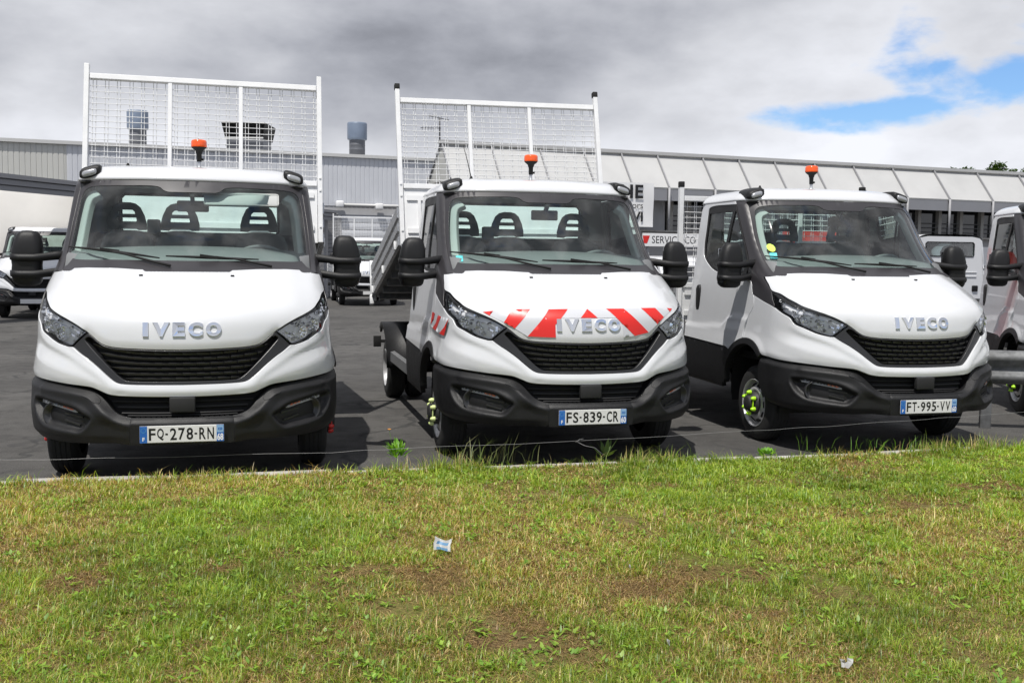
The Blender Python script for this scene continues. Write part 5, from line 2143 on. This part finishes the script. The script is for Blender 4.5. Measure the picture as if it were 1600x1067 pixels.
def lawn(n):
    x = RNG.uniform(-7.0, 8.5, n * 3)
    y = 2.6 + (10.2 - 2.6) * RNG.random(n * 3) ** 1.25
    ky = np.array([kerb_y(q) for q in np.linspace(-7, 9, 400)])
    kk = np.interp(x, np.linspace(-7, 9, 400), ky)
    ok = (y < kk + .02 * RNG.random(n * 3) - .015) & (np.abs(x) < .60 * y + 2.0)
    x, y, kk = x[ok][:n], y[ok][:n], kk[ok][:n]
    m = len(x)
    p1 = vnoise(x, y, 1, .75) * .6 + vnoise(x, y, 2, 2.1) * .4
    p2 = vnoise(x, y, 3, 1.3) * .5 + vnoise(x, y, 4, 4.0) * .5
    dens = vnoise(x, y, 5, 3.0) * .55 + vnoise(x, y, 6, 9.0) * .45
    bare = np.clip((.315 - (vnoise(x, y, 8, 1.1) * .5 + vnoise(x, y, 9, 3.7) * .5)) / .10, 0, 1)
    keep = RNG.random(m) < np.clip(.55 + dens * 1.0, 0, 1) * (1 - .12 * bare)
    x, y, p1, p2, kk, dens, bare = (q[keep] for q in (x, y, p1, p2, kk, dens, bare))
    m = len(x)
    edge_ = np.clip(1 - (kk - y) / .18, 0, 1)
    clump = np.clip((vnoise(x, y, 12, 7.0) * .5 + vnoise(x, y, 13, 15.0) * .5 - .40) / .22, 0, 1)
    h = (.015 + .023 * RNG.random(m) + .040 * clump * RNG.random(m)) * (1 - .45 * bare)
    tall = RNG.random(m) < .035
    h = np.where(tall, h * 1.9, h) * (1 + edge_ * .9 * RNG.random(m))
    w = .0020 + .0030 * RNG.random(m) ** 1.5
    w *= np.clip(y / 4.2, .85, 1.7)
    lean = .25 + .95 * RNG.random(m)
    yaw = RNG.uniform(0, 2 * np.pi, m)
    green = np.array([[.185, .275, .026], [.250, .330, .036], [.330, .370, .055], [.110, .190, .020]])
    straw = np.array([[.48, .37, .14], [.39, .27, .095], [.58, .48, .21], [.24, .14, .06]])
    thatch = np.array([[.25, .16, .07], [.34, .24, .11], [.16, .10, .045]])
    dry = np.clip((p1 - .50) * 2.8 + .44 - x * .045 + (RNG.random(m) - .5) * .5 + bare * .35 - clump * .25, .05, .92)
    isdry = RNG.random(m) < dry * .72
    cg = np.array([1.24, 1.32, 1.15]) * green[RNG.integers(0, 4, m)] * (0.55 + .75 * p2 + .25 * (vnoise(x, y, 14, 11.0) - .5))[:, None] * RNG.uniform(.7, 1.25, m)[:, None]
    cs = 1.2 * straw[RNG.integers(0, 4, m)] * (0.70 + .6 * RNG.random(m))[:, None]
    col = np.where(isdry[:, None], cs, cg)
    h = np.where(isdry, h * .85, h)
    flat = RNG.random(m) < np.clip(.07 + .36 * bare + .10 * (1 - clump), 0, .8)
    col = np.where(flat[:, None], thatch[RNG.integers(0, 3, m)] * RNG.uniform(.6, 1.5, m)[:, None], col)
    lean = np.where(flat, 2.2, lean)
    h = np.where(flat, .022 + .03 * RNG.random(m), h)
    return blade_mesh('lawn_grass', x, y, ground_z(x, y), h, w, yaw, lean, col.astype(np.float32))


lg = link('lawn_grass', lawn(800000), None, ('blade',))
tag(lg, 'short patchy lawn of green and straw coloured grass', 'grass', kind='stuff')


def leaflet_mesh(name, px, py, pz, L, w, yaw, pitch, col):
    """pointed oval leaves made of two quads"""
    n = len(px)
    dx, dy = np.cos(yaw), np.sin(yaw)
    sx, sy = -dy, dx
    cp_, sp_ = np.cos(pitch), np.sin(pitch)
    V = np.zeros((n, 6, 3), np.float32)
    for k, (t, s, dz) in enumerate(((0, 0, 0), (.35, -.5, .06), (.42, 0, -.02), (.35, .5, .06), (.75, -.36, .02), (1, 0, -.10))):
        f_ = t * L
        V[:, k, 0] = px + dx * f_ * cp_ + sx * s * w
        V[:, k, 1] = py + dy * f_ * cp_ + sy * s * w
        V[:, k, 2] = pz + f_ * sp_ + dz * w
    me = bpy.data.meshes.new(name)
    me.vertices.add(n * 6)
    me.vertices.foreach_set('co', V.ravel())
    b_ = (np.arange(n) * 6)[:, None]
    li = np.concatenate([b_ + np.array([0, 1, 2]), b_ + np.array([0, 2, 3]), b_ + np.array([1, 4, 5, 2]), b_ + np.array([2, 5, 3])], 1).ravel()
    me.loops.add(len(li))
    me.loops.foreach_set('vertex_index', li.astype(np.int32))
    me.polygons.add(4 * n)
    ls = (np.arange(n) * 13)[:, None] + np.array([0, 3, 6, 10])
    me.polygons.foreach_set('loop_start', ls.ravel().astype(np.int32))
    me.update(calc_edges=True)
    at = me.color_attributes.new('leaf_colour', 'FLOAT_COLOR', 'POINT')
    c4 = np.ones((n, 6, 4), np.float32)
    c4[:, :, :3] = np.asarray(col, np.float32)[:, None, :]
    at.data.foreach_set('color', c4.ravel())
    return me


def clover(n):
    cx = RNG.uniform(-5, 6, n)
    cy = 2.8 + 5.6 * RNG.random(n) ** 1.2
    ok = (np.abs(cx) < .6 * cy + .6) & (cy < np.array([kerb_y(q) for q in cx]) - .05) & ((vnoise(cx, cy, 21, .9) + .5 * vnoise(cx, cy, 22, 3)) > .62)
    cx, cy = cx[ok], cy[ok]
    k = 6
    px = np.repeat(cx, k) + RNG.normal(0, .012, len(cx) * k)
    py = np.repeat(cy, k) + RNG.normal(0, .012, len(cx) * k)
    m = len(px)
    g_ = np.array([[.15, .29, .032], [.22, .36, .04], [.29, .43, .055]])[RNG.integers(0, 3, m)] * (.8 + .4 * RNG.random(m))[:, None]
    return leaflet_mesh('lawn_weeds', px, py, VZ + .008 + .022 * RNG.random(m), .014 + .024 * RNG.random(m), .009 + .009 * RNG.random(m), RNG.uniform(0, 6.28, m), RNG.uniform(.0, .8, m), g_)


tag(link('lawn_weeds', clover(6000), None, ('leaf',)), 'broad leaved lawn weeds and clover scattered through the grass', 'weeds', kind='stuff')

# fringe along the kerb
def fringe(n):
    x = RNG.uniform(-5.5, 7.5, n)
    ky = np.array([kerb_y(q) for q in x])
    y = ky + np.where(RNG.random(n) < .55, RNG.normal(.135, .03, n), RNG.normal(-.03, .03, n))
    cl = vnoise(x, y * 0, 31, 2.2) * .6 + vnoise(x, y * 0, 32, 6.5) * .4
    keep = RNG.random(n) < np.clip((cl - .46) * 4.2, .02, 1) * np.where(x < -.95, .35, 1)
    x, y, cl = x[keep], y[keep], cl[keep]
    m = len(x)
    h = (.03 + .11 * RNG.random(m) ** 2.4) * (.45 + 1.2 * cl) * np.where(x < -.95, .65, 1)
    col = np.where((RNG.random(m) < .30)[:, None], np.array([[.50, .40, .18]]), np.array([[.22, .31, .05]])) * (.7 + .6 * RNG.random(m))[:, None]
    z0 = np.where(y > kerb_y(0) * 0 + np.array([kerb_y(q) for q in x]) + .10, .0, VZ - .01)
    return blade_mesh('kerb_grass', x, y, z0, h, .003 + .003 * RNG.random(m), RNG.uniform(0, 6.28, m), .1 + .7 * RNG.random(m), col.astype(np.float32))


tag(link('kerb_grass', fringe(34000), None, ('blade',)), 'uneven fringe of long grass along the kerb', 'grass', kind='stuff')


def stalks(name, x0, y0, n, spread, hmin, hmax, lab, colr, wide=.005):
    px = x0 + RNG.normal(0, spread, n)
    py = y0 + RNG.normal(0, spread * .4, n)
    h = RNG.uniform(hmin, hmax, n)
    side = np.sign(px - x0) * np.abs(RNG.normal(0, 1, n))
    yaw = np.where(RNG.random(n) < .75, 0.2, 3.3) + RNG.normal(0, .7, n)
    col = np.array(colr)[RNG.integers(0, len(colr), n)] * (.75 + .5 * RNG.random(n))[:, None]
    me = blade_mesh(name, px, py, np.full(n, VZ - .01), h, np.full(n, wide) * RNG.uniform(.7, 1.4, n), yaw, RNG.uniform(.1, .9, n), col.astype(np.float32))
    o = link(name, me, None, ('blade',))
    return tag(o, lab, 'weed', kind='stuff')


GREYG = [[.20, .24, .10], [.29, .30, .14], [.15, .20, .06]]
LIME = [[.15, .34, .03], [.20, .40, .04]]
stalks('grass_tuft', -.13, 7.22, 46, .16, .10, .27, 'tall grey green grass stalks in front of the middle truck\'s left wheel', GREYG, .0055)
stalks('grass_tuft', 3.0, 7.85, 60, .35, .05, .15, 'loose tall grass tuft under the right truck\'s number plate', LIME, .004)


def leafy(name, x0, y0, n, r, L, up, colr, lab, w=.3):
    yaw = RNG.uniform(0, 6.28, n)
    px = x0 + np.cos(yaw) * r * RNG.random(n)
    py = y0 + np.sin(yaw) * r * RNG.random(n)
    LL = L * RNG.uniform(.6, 1.1, n)
    col = np.array(colr)[RNG.integers(0, len(colr), n)] * (.8 + .4 * RNG.random(n))[:, None]
    me = leaflet_mesh(name, px, py, VZ + RNG.random(n) * up, LL, LL * w, yaw + RNG.normal(0, .4, n), RNG.uniform(.35, 1.3, n), col)
    return tag(link(name, me, None, ('leaf',)), lab, 'weed')


leafy('leafy_weed', -.83, 7.32, 90, .06, .085, .07, LIME, 'bright green leafy weed by the kerb between the first two trucks', .28)
leafy('dock_plant', .70, 7.46, 12, .03, .17, .02, [[.10, .16, .05], [.12, .19, .06]], 'broad leaved dock plant in front of the middle truck\'s number plate', .26)
leafy('leafy_weed', 1.92, 7.55, 40, .06, .05, .03, LIME, 'small round leaved weed at the kerb between the second and third truck', .6)
fl = empty('wild_flower', (-.90, 7.52, VZ - .02))
tag(fl, 'single small orange flower on a thin stem beside the leafy weed', 'flower')
q = MB()
q.tube([(0, 0, 0), (.005, 0, .1), (-.01, 0, .19)], .002, 5)
q.build('stem', 'leaf_stem', fl)
q = MB()
for k in range(9):
    a_ = 2 * math.pi * k / 9
    q.add([(-.01, 0, .19), (-.01 + .012 * math.cos(a_ - .3), .012 * math.sin(a_ - .3), .197), (-.01 + .016 * math.cos(a_), .016 * math.sin(a_), .198), (-.01 + .012 * math.cos(a_ + .3), .012 * math.sin(a_ + .3), .197)], [(0, 1, 2, 3)])
q.build('petals', 'flower', fl)

# ---------------------------------------------------------------- trees beyond the roof
def tree(x, y, top, r, n, lab, seed):
    r_ = np.random.default_rng(seed)
    t_ = empty('broadleaf_tree', (x, y, 0))
    tag(t_, lab, 'tree', 'trees beyond the showroom roof')
    q = MB()
    q.tube([(0, 0, -.1), (.1, 0, top * .35), (.05, .1, top * .62), (0, 0, top * .88)], [.26, .2, .12, .04], 10)
    for k in range(7):
        a_ = 2 * math.pi * k / 7 + r_.random()
        z0 = top * (.35 + .06 * k)
        q.tube([(.08, 0, z0), (math.cos(a_) * r * .4, math.sin(a_) * r * .4, z0 + r * .35), (math.cos(a_) * r * .75, math.sin(a_) * r * .75, z0 + r * .6)], [.10, .06, .02], 7)
    q.build('trunk', 'bark', t_)
    nc = 34
    d = r_.normal(0, 1, (nc, 3))
    d /= np.linalg.norm(d, axis=1)[:, None]
    cc = d * (r_.random((nc, 1)) ** .4) * np.array([r, r, top * .30]) + np.array([0, 0, top * .66])
    ci = r_.integers(0, nc, n)
    cr_ = r * r_.uniform(.18, .36, nc)
    o_ = r_.normal(0, 1, (n, 3))
    o_ /= np.linalg.norm(o_, axis=1)[:, None]
    P = cc[ci] + o_ * (r_.random((n, 1)) ** .5) * cr_[ci][:, None] * np.array([1, 1, .75])
    shade = r_.uniform(.6, 1.3, nc)[ci]
    col = np.array([.040, .075, .018])[None] * (shade * r_.uniform(.7, 1.3, n))[:, None]
    me = leaflet_mesh('crown', P[:, 0], P[:, 1], P[:, 2], r_.uniform(.12, .24, n), r_.uniform(.08, .16, n), r_.uniform(0, 6.28, n), r_.uniform(-.8, .8, n), col)
    link('crown', me, t_, ('leaf',))


tree(26.3, 60.5, 8.0, 1.2, 5000, 'small round tree top left of the others above the roof', 1)
tree(27.9, 60, 8.15, 1.9, 14000, 'largest dark tree top above the roof line at upper right', 2)
tree(30.4, 60.5, 7.9, 1.6, 9000, 'tree top at the right edge above the roof', 3)
